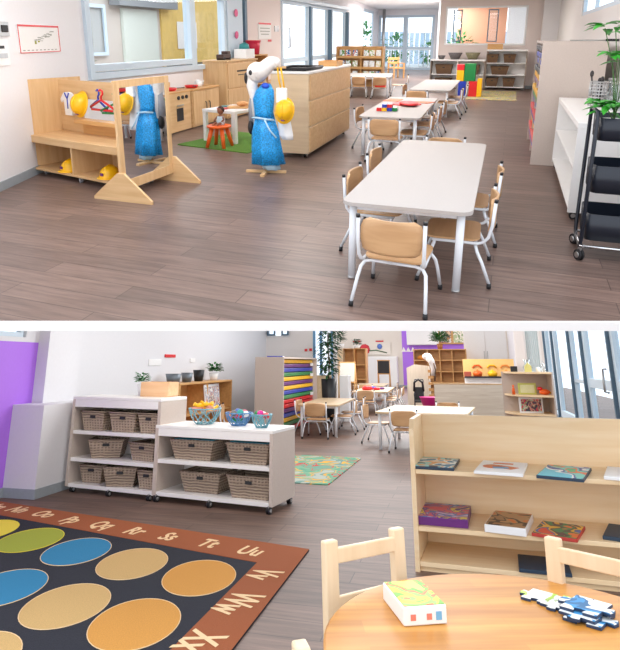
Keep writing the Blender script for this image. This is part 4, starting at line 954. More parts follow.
for i, (n_, m_) in enumerate(((('red', RED)), ('white', WHT), ('green', GRN), ('pink', MAG))):
    a = i*1.57; tag(obj('toy_ball', MB().ball(0, 0, 0, .034, .034, .03, 10, 6), m_, loc=(x+.045*math.cos(a), y+.045*math.sin(a), .7+h_*.9+.008*i)), '%s toy ball in the small wire bowl' % n_, 'toy ball', 'toy balls in the small bowl')
# on the tall shelf: wooden box, plant
x, y = tp(.28, .14)
t = thing('wooden_box', 'pale orange wooden box on the right of the tall shelf top', 'box', (x, y, .95), SY)
OB = wood('peach_wood', (236, 188, 138), (246, 206, 160), .5)
obj('side_board', MB().box(0, -.09, 0, .36, .012, .15), OB, t, label='front board'); obj('side_board', MB().box(0, .09, 0, .36, .012, .15), OB, t)
for s_ in (-1, 1): obj('end_board', MB().box(s_*.174, 0, 0, .012, .17, .15), OB, t)
obj('bottom_board', MB().box(0, 0, 0, .36, .17, .01), OB, t)
x, y = tp(.0, .19); potted('potted_plant', 'small green plant in a white pot on the tall white shelf', x, y, .95, .05, .12, .1, .14, WHT, LEAF, 110, .05, .025)
# wooden cabinet along the wall with pots
t = shelf('wooden_cabinet', 'open wooden cabinet along the left wall holding a picture poster', -4.5, 9.9, PI/2, 2.25, .42, .99, (.1, .5), ORANGEW, z0=.0, th=.03, cols=(0,))
for yy, r, h_, m_, l in ((8.95, .13, .14, plain('zinc', (120, 128, 136), .45, .5), 'low zinc pot nearest on the wooden cabinet'), (9.45, .1, .15, plain('zinc', (120, 128, 136), .45, .5), 'taller zinc pot beside the black pot'), (9.92, .1, .19, BLACK, 'black pot on the wooden cabinet')):
    tag(obj('metal_pot', MB().lathe([(0, 0), (r*.75, 0), (r, h_), (r*.93, h_), (r*.7, .015), (0, .015)], 20), m_, loc=(-4.5, yy, .991)), l, 'pot')
potted('potted_plant', 'small green plant in a white pot on the wooden cabinet', -4.5, 10.6, .991, .09, .13, .16, .2, WHT, LEAF, 120, .09, .045)
t = thing('picture_poster', 'colourful picture board leaning inside the wooden cabinet', 'poster', (-4.35, 10.2, .535), PI/2+.1)
obj('board', MB().box(0, 0, 0, .85, .02, .40, rx=-.1), WHT, t); obj('picture', MB().box(0, -.014, .03, .78, .01, .33, rx=-.1), art('poster_art', [(238, 236, 230), (60, 90, 150), (240, 240, 236), (180, 60, 70), (236, 230, 210), (90, 80, 90)], 12, 4.4), t)
# chair and toys beside the tray tower
put_chair(-3.55, 9.35, -75, 'small wood chair between the wooden cabinet and the tray tower', 'loose chairs by the tray tower', (1.1, 1.1, 1.12))
t = thing('toy_basket', 'green and red toy tub on the chair by the tray tower', 'toy tub', (-3.52, 9.36, .352), .2)
obj('tub', MB().rbox(0, 0, 0, .24, .2, .1, .05), GRN, t); obj('red_ring', MB().tube([(.1*math.cos(k), .08*math.sin(k), .12) for k in [i*PI/6 for i in range(12)]], .03, 8, closed=True), RED, t)
# --- tray tower
t = thing('tray_tower', 'tall greige tray tower with rows of bright drawer trays', 'cabinet', (-3.47, 12.15, 0), PI/2)
TW, TD, TH = 2.7, .56, 1.38
for s_ in (-1, 1): obj('side_panel', MB().box(s_*(TW/2-.015), 0, 0, .03, TD, TH), LAMG, t)
obj('top_panel', MB().box(0, 0, TH, TW, TD, .03), LAMG, t); obj('back_panel', MB().box(0, TD/2-.01, 0, TW-.06, .02, TH), LAMG, t)
seqB = [RED, GRN, YEL, BLU, PUR, RED, RED, GRN, BLU, YEL, PUR, YEL, GRN, BLU, PUR, YEL]
for i, m_ in enumerate(seqB):
    z = .05+i*.083
    obj('drawer_tray', MB().box(0, .03, z, TW-.08, TD-.12, .07, .01), m_, t)
for z in (.62, 1.02, 1.24): obj('white_label', MB().box(TW/2-.3, -TD/2+.05, z, .16, .03, .06), WHT, t)
t = thing('blue_folder', 'dark blue folder lying on the tray tower', 'folder', (-3.5, 11.3, TH+.031), .2)
obj('cover', MB().box(0, 0, 0, .3, .42, .02, .004), BLU, t); obj('pages', MB().box(.01, 0, .004, .29, .4, .012), PAPER, t)
t = shelf('small_cream_shelf', 'small cream open shelf right of the tray tower', -3.2, 14.0, PI/2, .6, .36, 1.02, (.5, .78, .1), MAPLEG, z0=.0)
# tall plant in black pot
t = thing('ficus_plant', 'tall leafy plant in a black pot by the blue window', 'plant', (-2.98, 13.78, 0), 0)
obj('pot', MB().lathe([(0, 0), (.14, 0), (.18, .95), (.16, .95), (.15, .85), (0, .85)], 18), BLACK, t)
fol = MB(); rr = random.Random(21)
for i in range(360):
    z = rr.uniform(1.02, 2.15); R = .27*(1-abs(z-1.55)/1.2)
    a = rr.uniform(0, 2*PI); q = rr.uniform(.3, 1)*R
    fol.leaf((q*math.cos(a), q*math.sin(a), z), (math.cos(a), math.sin(a), rr.uniform(-.5, .5)), rr.uniform(.1, .16), .065, .3)
obj('foliage', fol, LEAF2, t); obj('trunk', MB().tube([(0, 0, .85), (.02, 0, 1.3), (-.01, 0, 1.7), (0, 0, 2.0)], .015), STEM, t)
tag(obj('white_planter', MB().box(0, 0, 0, .22, .3, 1.02, .01), WHT, loc=(-2.66, 14.15, 0)), 'white pedestal box right of the tall black pot', 'pedestal')
# --- tables and chairs
GB1, GB2, GB3, GB4 = 'chairs at the left cream table', 'chairs at the toy table', 'chairs at the rear table', 'chairs at the table behind the bookcase'
table('cream table in front of the tray tower', -2.62, 12.1, .78, 2.2, .56, TOPB, .03, 'cream classroom tables')
put_chair(-2.58, 10.98, 0, 'chair with its back to us at the table by the tray tower', GB1, (1.15, 1.1, 1.04))
put_chair(-2.28, 11.75, 95, 'chair on the right of the table by the tray tower, nearer', GB1, (1.35, 1.2, 1.04))
put_chair(-2.26, 12.7, 95, 'chair on the right of the table by the tray tower, farther', GB1, (1.35, 1.2, 1.04))
put_chair(-2.86, 11.6, -90, 'chair on the left of the table by the tray tower', GB1, (1.3, 1.2, 1.04))
table('cream table with red toys on it in the middle distance', -2.48, 17.9, .95, 3.2, .56, TOPB, .04, 'cream classroom tables')
put_chair(-2.45, 16.1, 0, 'chair at the near end of the table with red toys', GB2, (1.3, 1.2, 1.04))
put_chair(-1.98, 17.0, 92, 'chair on the right of the table with red toys, nearest', GB2, (1.4, 1.2, 1.04))
put_chair(-1.96, 18.0, 92, 'chair on the right of the table with red toys, middle', GB2, (1.4, 1.2, 1.04))
put_chair(-2.02, 19.0, 92, 'chair on the right of the table with red toys, farthest', GB2, (1.4, 1.2, 1.04))
put_chair(-2.85, 17.0, -90, 'chair on the left of the table with red toys', GB2, (1.4, 1.2, 1.04))
table('rear cream table behind the toy table', -3.15, 21.9, 1.1, 2.5, .56, TOPB, .05, 'cream classroom tables')
put_chair(-3.1, 20.35, 0, 'chair at the near end of the rear cream table', GB3, (1.3, 1.2, 1.04))
put_chair(-3.6, 21.4, -90, 'chair on the left of the rear cream table', GB3, (1.4, 1.2, 1.04))
put_chair(-2.5, 22.0, 92, 'chair on the right of the rear cream table', GB3, (1.4, 1.2, 1.04))
table('long cream table behind the front bookcase', -.58, 10.4, 1.42, 1.6, .56, TOPB, -.1, 'cream classroom tables')
put_chair(-1.42, 10.6, -95, 'chair at the left end of the table behind the bookcase', GB4, (1.15, 1.1, 1.04))
put_chair(-.86, 9.62, -6, 'chair on the near side of the table behind the bookcase', GB4, (1.15, 1.1, 1.04))
put_chair(-.3, 11.3, 175, 'chair on the far side of the table behind the bookcase', GB4, (1.15, 1.1, 1.04))
for i, (dx, dy, m_, n_, s_) in enumerate(((0, 0, RED, 'large red', .22), (.25, .1, RED, 'small red', .14), (.12, .4, BLU, 'blue', .16), (.35, .5, PUR, 'purple', .12), (-.1, .5, plain('toy_orange', (240, 150, 70), .5), 'orange', .14))):
    tag(obj('table_toy', MB().lathe([(0, 0), (s_*.6, 0), (s_*.75, s_*.25), (s_*.45, s_*.5), (0, s_*.55)], 10), m_, loc=(-2.6+dx, 17.2+dy, .561)), '%s toy on the middle distance table' % n_, 'toy', 'toys on the middle table')
# rear left shelf, easel, blackboard
shelf('honey_bookshelf', 'honey wood open shelf at the far left behind the tables', -4.05, 23.8, .0, .95, .5, 1.86, (.15, .7, 1.25), ORANGEW, z0=.0, th=.04, cols=(0,))
tag(obj('cream_cupboard', MB().box(0, 0, 0, .5, .5, 1.84, .01), MAPLEG, loc=(-4.72, 23.6, 0)), 'cream cupboard left of the honey wood shelf', 'cupboard')
potted('potted_plant', 'spiky plant on top of the cream cupboard', -4.6, 23.6, 1.84, .16, .2, .2, .6, WHT, LEAF2, 90, .25, .06)
potted('potted_plant', 'small plant on top of the honey wood shelf', -3.95, 23.7, 1.86, .14, .12, .2, .25, WHT, LEAF2, 90, .15, .05)
def easel(name, label, cat, x, y, w_, z0, z1, m, rz=0):
    t = thing(name, label, cat, (x, y, 0), rz)
    obj('board', MB().box(0, -.03, z0, w_, .03, z1-z0, rx=-.08), m, t); obj('tray', MB().box(0, -.08, z0-.04, w_, .1, .03), ORANGEW, t)
    f = MB().box(0, -.028, z0-.03, w_+.06, .025, .04).box(0, -.005, z1, w_+.06, .03, .04); obj('frame', f, ORANGEW, t)
    for s_ in (-1, 1):
        obj('leg', MB().tube([(s_*w_/2, -.12, 0), (s_*w_/2, 0, z1)], .02), ORANGEW, t); obj('leg', MB().tube([(s_*w_/2, .3, 0), (s_*w_/2, .02, z1)], .02), ORANGEW, t)
    return t
easel('whiteboard_easel', 'white board easel in front of the honey wood shelf', 'easel', -3.6, 19.6, .5, .72, 1.3, plain('dull_white_board', (206, 210, 204), .6), -.1)
easel('chalkboard', 'small framed blackboard right of the honey wood shelf', 'blackboard', -3.0, 24.4, .46, .9, 1.38, BLACK, 0)
# far wall furniture
t = thing('white_cupboard', 'long white cupboard under the far cream wall', 'cupboard', (-4.55, 33.6, 0))
obj('body', MB().box(0, 0, .05, 2.4, .7, 1.6, .01), LAM, t)
for s_ in (-1, 1): obj('door', MB().box(s_*.6, -.36, .1, 1.16, .02, 1.5, .005), WHT, t)
FL = plain('poster_red', (206, 50, 60), .6)
t = thing('flower_poster', 'red and blue flower poster on the far cream wall', 'poster', (-4.85, 33.93, 1.75))
obj('sheet', MB().box(0, 0, 0, 2.2, .02, .75), WBK, t); obj('red_flower', MB().lathe([(0, 0), (.3, 0), (.22, .03), (0, .05)], 9, z=0), FL, t, loc=(-.35, -.04, .3)).rotation_euler = (PI/2, 0, 0)
obj('small_flower', MB().lathe([(0, 0), (.15, 0), (.1, .03), (0, .05)], 8), plain('toy_blue', (90, 120, 190), .5), t, loc=(.5, -.04, .45)).rotation_euler = (PI/2, 0, 0)
obj('flower_stem', MB().tube([(-.7, -.03, .4), (-.3, -.03, .2), (.3, -.03, .25), (.9, -.03, .1)], .025), LEAF2, t)
obj('red_banner', MB().box(-.8, -.02, .7, .45, .01, .08), FL, t); obj('red_banner', MB().box(.5, -.02, .7, .45, .01, .08), FL, t)
t = thing('wall_cupboard', 'white double door wall cupboard high on the purple wall', 'cupboard', (-1.93, 33.75, 2.26))
obj('body', MB().box(0, 0, 0, 1.72, .45, .95, .01), WHT, t); 
for s_ in (-1, 1): obj('door', MB().box(s_*.43, -.235, .02, .84, .02, .9, .005), LAM, t)
t = thing('pin_board', 'framed pin board with pictures on the purple wall', 'pin board', (-.35, 33.9, 2.3))
obj('frame', MB().box(0, 0, 0, 1.5, .06, .9), ORANGEW, t); obj('sheet', MB().box(-.35, -.04, .08, .6, .02, .75), art('pinboard_art', [(236, 230, 220), (90, 100, 140), (240, 200, 160), (60, 60, 80), (230, 150, 90), (240, 240, 236)], 3, 1.2), t, label='left picture'); obj('sheet', MB().box(.38, -.04, .08, .6, .02, .75), art('pinboard_art2', [(240, 220, 190), (190, 200, 150), (246, 236, 220), (150, 170, 120)], 3, 3.2), t, label='right picture')
t = thing('tall_white_cupboard', 'tall white double door cupboard at the far right', 'cupboard', (1.0, 25.0, 0))
obj('body', MB().box(0, 0, .05, 1.62, .6, 2.6, .01), WALLB, t)
for s_ in (-1, 1):
    d = obj('door', MB().box(s_*.4, -.31, .1, .78, .02, 2.5, .005), WHT, t); obj('door_handle', MB().box(s_*.06, -.335, 1.45, .025, .02, .3), METAL, d)
CUBW = 2.0
t = shelf('cubby_shelf', 'wooden cubby shelf with square holes against the purple wall', -.75, 24.0, 0, CUBW, .5, 1.82, (.2, .6, 1.0, 1.42), ORANGEW, z0=.0, th=.04, cols=(-.46, 0, .46), topth=.04)
potted('potted_plant', 'bushy plant with orange flowers on the cubby shelf', -.72, 23.9, 1.82, .12, .2, .42, .55, plain('terracotta', (190, 120, 70), .6), LEAF, 200, .25, .08)
t = thing('paper_bunting', 'white paper bunting at the left end of the cubby shelf', 'decoration', (-1.95, 24.0, 1.75))
for k in range(3): obj('flag', MB().prism_m([(-.08, 0), (.08, 0), (0, .16)], .01, Matrix.Translation((k*.18-.18, 0, 0)) @ Matrix.Rotation(PI/2, 4, 'X')), PAPER, t)
obj('shelf_bracket', MB().box(0, .02, -.02, .55, .1, .02), WHT, t)
tag(obj('toy_animal', MB().ball(0, 0, .09, .16, .08, .09).ball(.14, 0, .2, .07, .06, .06), plain('amber_toy', (232, 150, 60), .5), loc=(-1.45, 23.9, 1.42)), 'amber toy in the top left cubby', 'toy')
# home corner: slanted divider with costume, stroller, pink tub
PLY = wood('whitewashed_ply', (226, 212, 190), (240, 228, 208), .5, axis=2)
t = thing('role_play_divider', 'cream slanted top play divider with a white costume on it', 'divider', (-1.22, 18.0, 0))
obj('side_panel', MB().prism_m([(-.32, 0), (.3, 0), (.3, 1.22), (-.1, 1.26), (-.32, 1.16)], .03, Matrix.Translation((0, .015, 0)) @ Matrix.Rotation(PI/2, 4, 'X')), PLY, t)
obj('back_panel', MB().box(.29, .45, 0, .03, .9, 1.2), PLY, t)
for k in range(5): obj('slat', MB().box(.36, -.02, .35+k*.17, .14, .03, .08), ORANGEW, t)
t = thing('white_costume', 'white fluffy costume hanging on the play divider', 'costume', (-.86, 17.85, 0))
b = MB(); b.ball(-.06, 0, 1.48, .14, .1, .1); b.tube([(-.05, 0, 1.48), (.05, 0, 1.35), (.1, 0, 1.15), (.08, 0, .95)], .11, 12, r2=.06); obj('body', b, wf, t)
obj('brown_strap', MB().tube([(.12, -.1, 1.3), (.16, -.11, 1.1), (.12, -.1, .8)], .02), STEM, t)
t = thing('toy_stroller', 'black toy stroller in front of the play divider', 'stroller', (-1.16, 17.1, 0))
b = MB()
for s_ in (-1, 1):
    b.tube([(s_*.12, -.15, .06), (s_*.12, .1, .55), (s_*.12, .16, .78), (s_*.12, .2, .85)], .014); b.tube([(s_*.12, .15, .06), (s_*.12, -.1, .5)], .014)
b.tube([(-.12, .2, .85), (.12, .2, .85)], .014)
obj('frame', b, DGREY, t); obj('seat', MB().box(0, 0, .28, .24, .24, .04, .01, rx=.2).box(0, .1, .3, .24, .04, .36, .01, rx=-.3), BLACK, t)
obj('hood', MB().tube([(-.13, .05, .55), (-.11, .0, .78), (0, -.02, .86), (.11, 0, .78), (.13, .05, .55)], .03), BLACK, t)
for sx in (-1, 1):
    for sy in (-1, 1): obj('wheel', MB().tube([(sx*.11, sy*.15, .06), (sx*.15, sy*.15, .06)], .06, 14), BLACK, t)
t = thing('pink_tub', 'magenta plastic tub beside the toy stroller', 'tub', (-.82, 16.6, 0))
obj('body', MB().lathe([(0, .15), (.2, .15), (.29, .42), (.31, .43), (.27, .42), (.18, .17), (0, .17)], 20), MAG, t); obj('stand', MB().box(0, 0, 0, .36, .3, .155), WHT, t)
t = thing('low_partition', 'wide whitewashed plywood partition behind the front bookcase', 'partition', (.2, 14.6, 0))
PW = wood('whitewashed_ply_flat', (214, 198, 178), (234, 222, 204), .5, axis=0)
obj('panel', MB().box(0, 0, .04, 1.66, .04, .78, .004), PW, t); obj('top_edge', MB().box(0, 0, .82, 1.68, .06, .025), MAPLEH, t)
for s_ in (-1, 1): obj('foot', MB().box(s_*.7, .0, 0, .05, .5, .04), MAPLEH, t)
# play kitchen behind partition
t = thing('play_kitchen', 'yellow backed play kitchen with orange utensils and dark worktop', 'play kitchen', (.85, 19.8, 0))
obj('body', MB().box(0, 0, 0, 1.5, .5, .86, .01), LAM, t); obj('worktop', MB().box(-.2, -.05, .86, 1.1, .6, .04), DGREY, t); obj('back_board', MB().box(0, .24, .86, 1.55, .03, .56), plain('pale_orange_ply', (246, 204, 130), .5), t)
for x_, n_, m_ in ((-.35, 'orange', ORG), (.1, 'yellow', YEL), (.5, 'red', plain('toy_orange', (240, 150, 70), .5))):
    tag(obj('toy_pot', MB().lathe([(0, 0), (.12, 0), (.15, .1), (.1, .16), (.03, .18), (0, .22)], 14), m_, loc=(.85+x_, 19.72, .961 if x_ > 2 else .901)), '%s toy pot on the play kitchen worktop' % n_, 'toy pot')
    tag(obj('wall_hook_toy', MB().tube([(-.14, 0, 0), (-.07, 0, .08), (.07, 0, .08), (.14, 0, 0)], .025), m_, loc=(.85+x_, 19.99, 1.15)), '%s arch toy hanging on the play kitchen back board' % n_, 'toy')
tag(obj('toy_box', MB().box(0, 0, 0, .22, .2, .18, .01), plain('brown_red', (170, 80, 60), .5), loc=(.2, 19.7, .861)), 'brown red box at the left end of the play kitchen', 'box')
# corner shelf
t = thing('corner_shelf', 'quarter round corner shelf with three cream tiers', 'shelf', (1.56, 12.35, 0))
def quarter(rx, ry): return [(0, 0)]+[(-rx*math.cos(a), -ry*math.sin(a)) for a in [i*PI/2/10 for i in range(11)]]
for z, L_ in ((1.14, .78), (.74, .78), (.42, .8), (.08, .8)): obj('shelf_board', MB().prism(quarter(L_, .75), z-.03, z), BIRCHP, t)
obj('back_panel', MB().box(-.4, .012, 0, .82, .024, 1.14), LAMG, t); obj('side_panel', MB().box(.012, -.36, 0, .024, .74, 1.14), LAMG, t)
tag(obj('glass_vase', MB().lathe([(0, 0), (.06, 0), (.09, .08), (.05, .16), (.07, .22), (.06, .22), (.04, .16), (0, .02)], 16), gl, loc=(1.22, 12.1, 1.141)), 'clear glass vase on the top tier of the corner shelf', 'vase')
tag(obj('toy_house', MB().box(0, 0, 0, .12, .06, .1).prism_m([(-.06, 0), (.06, 0), (0, .07)], .06, Matrix.Translation((0, .03, .1)) @ Matrix.Rotation(PI/2, 4, 'X')), plain('muted_yellow', (210, 200, 120), .6), loc=(1.2, 11.85, 1.141)), 'small yellow green house shaped ornament beside the vase', 'ornament')
tag(obj('clear_bottle', MB().lathe([(0, 0), (.04, 0), (.04, .12), (.015, .16), (.015, .2), (0, .2)], 14), gl, loc=(1.48, 12.0, 1.141)), 'clear bottle at the right of the top tier of the corner shelf', 'bottle')
tag(obj('small_jar', MB().lathe([(0, 0), (.035, 0), (.04, .06), (.02, .09), (0, .09)], 12), WHT, loc=(1.38, 11.9, 1.141)), 'small white jar between the house ornament and the bottle', 'jar')
t = thing('black_box', 'small black box on a wood block beside the corner shelf top', 'box', (.98, 12.2, 1.141))
obj('body', MB().box(0, 0, 0, .12, .1, .1, .005), BLACK, t)
t = thing('framed_picture', 'yellow green picture frame on the middle tier of the corner shelf', 'picture', (1.16, 11.95, .741), .1)
obj('frame', MB().box(0, 0, 0, .32, .02, .2, .004), plain('lime_frame', (190, 190, 90), .5), t); obj('picture', MB().box(0, -.012, .03, .25, .006, .14), plain('pale_olive', (214, 210, 160), .6), t)
t = thing('toy_dinosaur', 'orange and red toy on the middle tier of the corner shelf', 'toy', (1.45, 11.9, .741), .2)
obj('body', MB().ball(0, 0, .05, .1, .05, .05), ORG, t); obj('head', MB().ball(-.08, 0, .11, .05, .035, .03), RED, t); obj('tail', MB().tube([(.07, 0, .05), (.15, 0, .02)], .025, r2=.008), YEL, t)
t = thing('framed_picture', 'framed colourful picture on the lower tier of the corner shelf', 'picture', (1.2, 11.95, .421), .15)
obj('frame', MB().box(0, 0, 0, .42, .02, .27, .004), plain('white_plastic', (244, 244, 244), .35), t); obj('picture', MB().box(0, -.012, .03, .36, .006, .21), art('frame_art', [(90, 80, 90), (222, 70, 60), (200, 190, 170), (120, 150, 100), (210, 60, 80), (60, 60, 70)], 12, 2.7), t)
tag(obj('small_figure', MB().lathe([(0, 0), (.03, 0), (.025, .1), (.012, .12), (.022, .15), (0, .17)], 12), ORG, loc=(.92, 11.95, .741)), 'small orange figure at the left of the middle tier of the corner shelf', 'ornament')
# --- map rug
tag(obj('road_map_rug', MB().rbox(0, 0, 0, 1.9, 1.95, .012, .04), art('road_map', [(110, 160, 140), (206, 60, 60), (110, 168, 140), (96, 160, 130), (120, 170, 140), (226, 170, 60), (110, 150, 140), (170, 180, 170)], 3.2, .3, .9), loc=(-2.42, 7.85, 0), rz=-.03), 'green road map play rug behind the low white shelf', 'rug')
# --- alphabet rug
R0 = Vector((-1.143, 4.549)); RU = Vector((-.977, .205)); RV = Vector((.012, -1.0))
def rp(u, v): p = R0+RU*u+RV*v; return (p.x, p.y)
t = thing('alphabet_rug', 'alphabet rug with brown letter border and coloured circles on navy', 'rug', (0, 0, 0))
RW, RH = 3.4, 2.75
NAVY = plain('navy_carpet', (30, 32, 44), .95, vary=.2, scale=160, bump=.3); BRN = plain('rust_carpet', (156, 84, 44), .95, vary=.12, scale=160, bump=.3)
CRM = plain('cream_carpet', (240, 206, 160), .95, vary=.05, scale=160)
CC = {'tan': plain('tan_carpet', (206, 168, 108), .95, vary=.12, scale=160, bump=.3), 'gold': plain('gold_carpet', (210, 148, 66), .95, vary=.12, scale=160, bump=.3), 'blue': plain('blue_carpet', (38, 128, 172), .95, vary=.1, scale=160, bump=.3), 'lime': plain('lime_carpet', (160, 168, 54), .95, vary=.1, scale=160, bump=.3), 'yellow': plain('yellow_carpet', (236, 214, 70), .95, vary=.1, scale=160, bump=.3)}
obj('backing', MB().prism([rp(0, 0), rp(RW, 0), rp(RW, RH), rp(0, RH)], 0, .010), NAVY, t)
IR = (-1.41, 4.18); IL = (-4.47, 4.905); IB = (-1.39, 1.75)
obj('border', MB().prism([rp(0, 0), rp(RW, 0), IL, IR], .0101, .0125), BRN, t, label='far border strip'); obj('border', MB().prism([rp(0, 0), IR, IB, rp(0, RH)], .0101, .0125), BRN, t, label='right border strip')
def circle(cx, cy, col):
    u0 = (cx, cy); pts = []
    for k in range(40):
        a = 2*PI*k/40; p = Vector(u0)+RU*.238*math.cos(a)+RV*.305*math.sin(a); pts.append((p.x, p.y))
    obj('circle', MB().prism(pts, .0101, .0122), CC[col], t, label=col+' circle')
    pts2 = pts; b = MB().tube([(p[0], p[1], .0118) for p in pts2], .0028, 4, closed=True); obj('circle_outline', b, CC['yellow'] if col in ('lime', 'yellow') else CRM, t)
for cx, cy, c in ((-1.67, 3.83, 'gold'), (-2.21, 3.955, 'tan'), (-2.73, 4.085, 'blue'), (-3.24, 4.235, 'lime'), (-3.76, 4.36, 'yellow'),
                  (-1.71, 3.13, 'gold'), (-2.20, 3.24, 'tan'), (-2.72, 3.37, 'blue'), (-3.25, 3.5, 'yellow'), (-2.24, 2.56, 'tan'), (-1.75, 2.44, 'tan'), (-2.75, 2.7, 'lime')):
    circle(cx, cy, c)
ang = math.atan2(-RU.y, -RU.x)
def letters(s_, x, y, rot, size=.2):
    me = textmesh(s_, size, .0008); me.materials.append(CRM)
    o = obj('letter_pair', me, CRM, t, loc=(x, y, .0138), label='cream letters '+s_); o.rotation_euler = (0, 0, rot)
    o.scale = (.78, 1.25, 1)
for s_, (x, y) in zip(('Mm', 'Nn', 'Oo', 'Pp', 'Qq', 'Rr', 'Ss', 'Tt', 'Uu'), ((-4.28, 5.04), (-3.975, 4.985), (-3.643, 4.907), (-3.288, 4.80), (-2.94, 4.725), (-2.583, 4.635), (-2.255, 4.565), (-1.892, 4.48), (-1.53, 4.39))): letters(s_, x, y, ang)
for s_, (x, y) in zip(('Vv', 'Ww', 'Xx', 'Yy'), ((-1.30, 3.97), (-1.30, 3.50), (-1.31, 3.02), (-1.32, 2.5))): letters(s_, x, y, ang-PI/2+.05, .22)
# --- front bookcase
BC = (.63, 4.50); BY = -math.radians(3.5)
t = thing('front_bookcase', 'birch bookcase with two tiers of puzzles in front of the tables', 'bookcase', (BC[0], BC[1], 0), BY)
FW, FD, FH = 1.98, .5, .925
obj('side_panel', MB().prism_m([(-FD/2, 0), (FD/2, 0), (FD/2, FH), (-FD/2+.05, FH-.0), (-FD/2, FH-.06)], .03, Matrix.Translation((-FW/2, 0, 0)) @ Matrix.Rotation(PI/2, 4, 'Z') @ Matrix.Rotation(PI/2, 4, 'X')), BIRCHP, t, label='left side panel')
obj('side_panel', MB().prism_m([(-FD/2, 0), (FD/2, 0), (FD/2, FH), (-FD/2+.05, FH-.0), (-FD/2, FH-.06)], .03, Matrix.Translation((FW/2-.03, 0, 0)) @ Matrix.Rotation(PI/2, 4, 'Z') @ Matrix.Rotation(PI/2, 4, 'X')), BIRCHP, t, label='right side panel')
obj('back_panel', MB().box(0, FD/2-.012, 0, FW-.06, .024, FH, .003), BIRCHP, t)
for z in (.61, .265, .06): obj('shelf_board', MB().box(0, -.01, z-.028, FW-.062, FD-.03, .028, .003), BIRCHP, t)
obj('plinth', MB().box(0, -FD/2+.04, 0, FW-.06, .02, .032), BIRCHP, t)
def flat(name, label, cat, c, yaw, sx, sy, th, top, side, z, sub='cover', group=None, lbl='board'):
    t = thing(name, label, cat, (c[0], c[1], z), yaw, group)
    obj(lbl, MB().box(0, 0, 0, sx, sy, th, .003), side, t); obj(sub, MB().box(0, 0, th+.0003, sx-.012, sy-.012, .0015), top, t)
    return t
GP = 'puzzles in the front bookcase'
A1 = art('puz_beach', [(90, 200, 214), (60, 60, 80), (150, 220, 226), (230, 170, 100), (230, 240, 240), (50, 130, 170)], 5, .4)
A3 = art('puz_coast', [(90, 200, 220), (240, 244, 240), (60, 90, 160), (120, 210, 200), (240, 120, 80), (70, 190, 140)], 4, 5.1)
A4 = art('puz_board_game', [(92, 60, 150), (230, 210, 90), (120, 80, 170), (220, 100, 120), (80, 130, 190), (210, 190, 220)], 7, 2.2)
A5 = art('puz_butterfly', [(170, 130, 90), (60, 40, 30), (190, 150, 104), (222, 120, 50), (180, 140, 96)], 6, 3.1)
A6 = art('puz_zoo', [(226, 80, 50), (70, 100, 170), (240, 190, 60), (90, 60, 70), (60, 140, 90), (236, 120, 60)], 5.5, 6.2)
NV = plain('dark_blue_board', (40, 60, 80), .5)
flat('puzzle', 'turquoise picture puzzle at the left of the top bookcase tier', 'puzzle', (-.205, 4.52), BY-.03, .27, .42, .018, A1, NV, .611, 'picture', GP)
t = flat('puzzle', 'white puzzle with a brown shape in the middle of the top tier', 'puzzle', (.22, 4.44), BY-.1, .30, .46, .018, PAPER, WHT, .611, 'picture', GP)
TC = plain('brown_orange_print', (214, 128, 84), .6)
obj('printed_shape', MB().lathe([(0, 0), (.07, 0), (.07, .001), (0, .001)], 16, sx=1.0, sy=1.1), TC, t, loc=(-.05, -.02, .0195)); obj('printed_shape', MB().box(.03, -.03, .0195, .14, .1, .001, rz=-.5).box(.0, .12, .0195, .13, .05, .001), TC, t); obj('blue_print', MB().box(.0, -.06, .021, .1, .06, .001, rz=.3), plain('pale_blue_print', (130, 160, 190), .6), t)
flat('puzzle', 'blue and green coast puzzle at the right of the top tier', 'puzzle', (.60, 4.36), BY-.22, .27, .46, .018, A3, NV, .611, 'picture', GP)
flat('puzzle_box', 'purple game box at the left of the lower tier', 'game box', (-.175, 4.55), BY, .33, .42, .05, A4, PUR, .266, 'picture', GP)
flat('puzzle_box', 'white box with a butterfly picture in the middle of the lower tier', 'game box', (.24, 4.45), BY-.15, .25, .40, .045, A5, WHT, .266, 'picture', GP)
flat('puzzle', 'red and yellow animal puzzle at the right of the lower tier', 'puzzle', (.53, 4.38), BY-.25, .26, .34, .02, A6, plain('red_board', (190, 60, 50), .5), .266, 'picture', GP)
flat('puzzle', 'dark puzzle at the far right of the lower tier', 'puzzle', (.93, 4.42), BY-.25, .24, .34, .02, NV, NV, .266, 'picture', GP)
flat('puzzle', 'white puzzle at the far right of the top tier', 'puzzle', (.97, 4.40), BY-.2, .24, .40, .02, PAPER, WHT, .611, 'picture', GP)
flat('puzzle', 'dark book on the bottom board of the bookcase', 'puzzle', (.42, 4.40), BY, .3, .3, .02, NV, NV, .061, 'picture', GP)
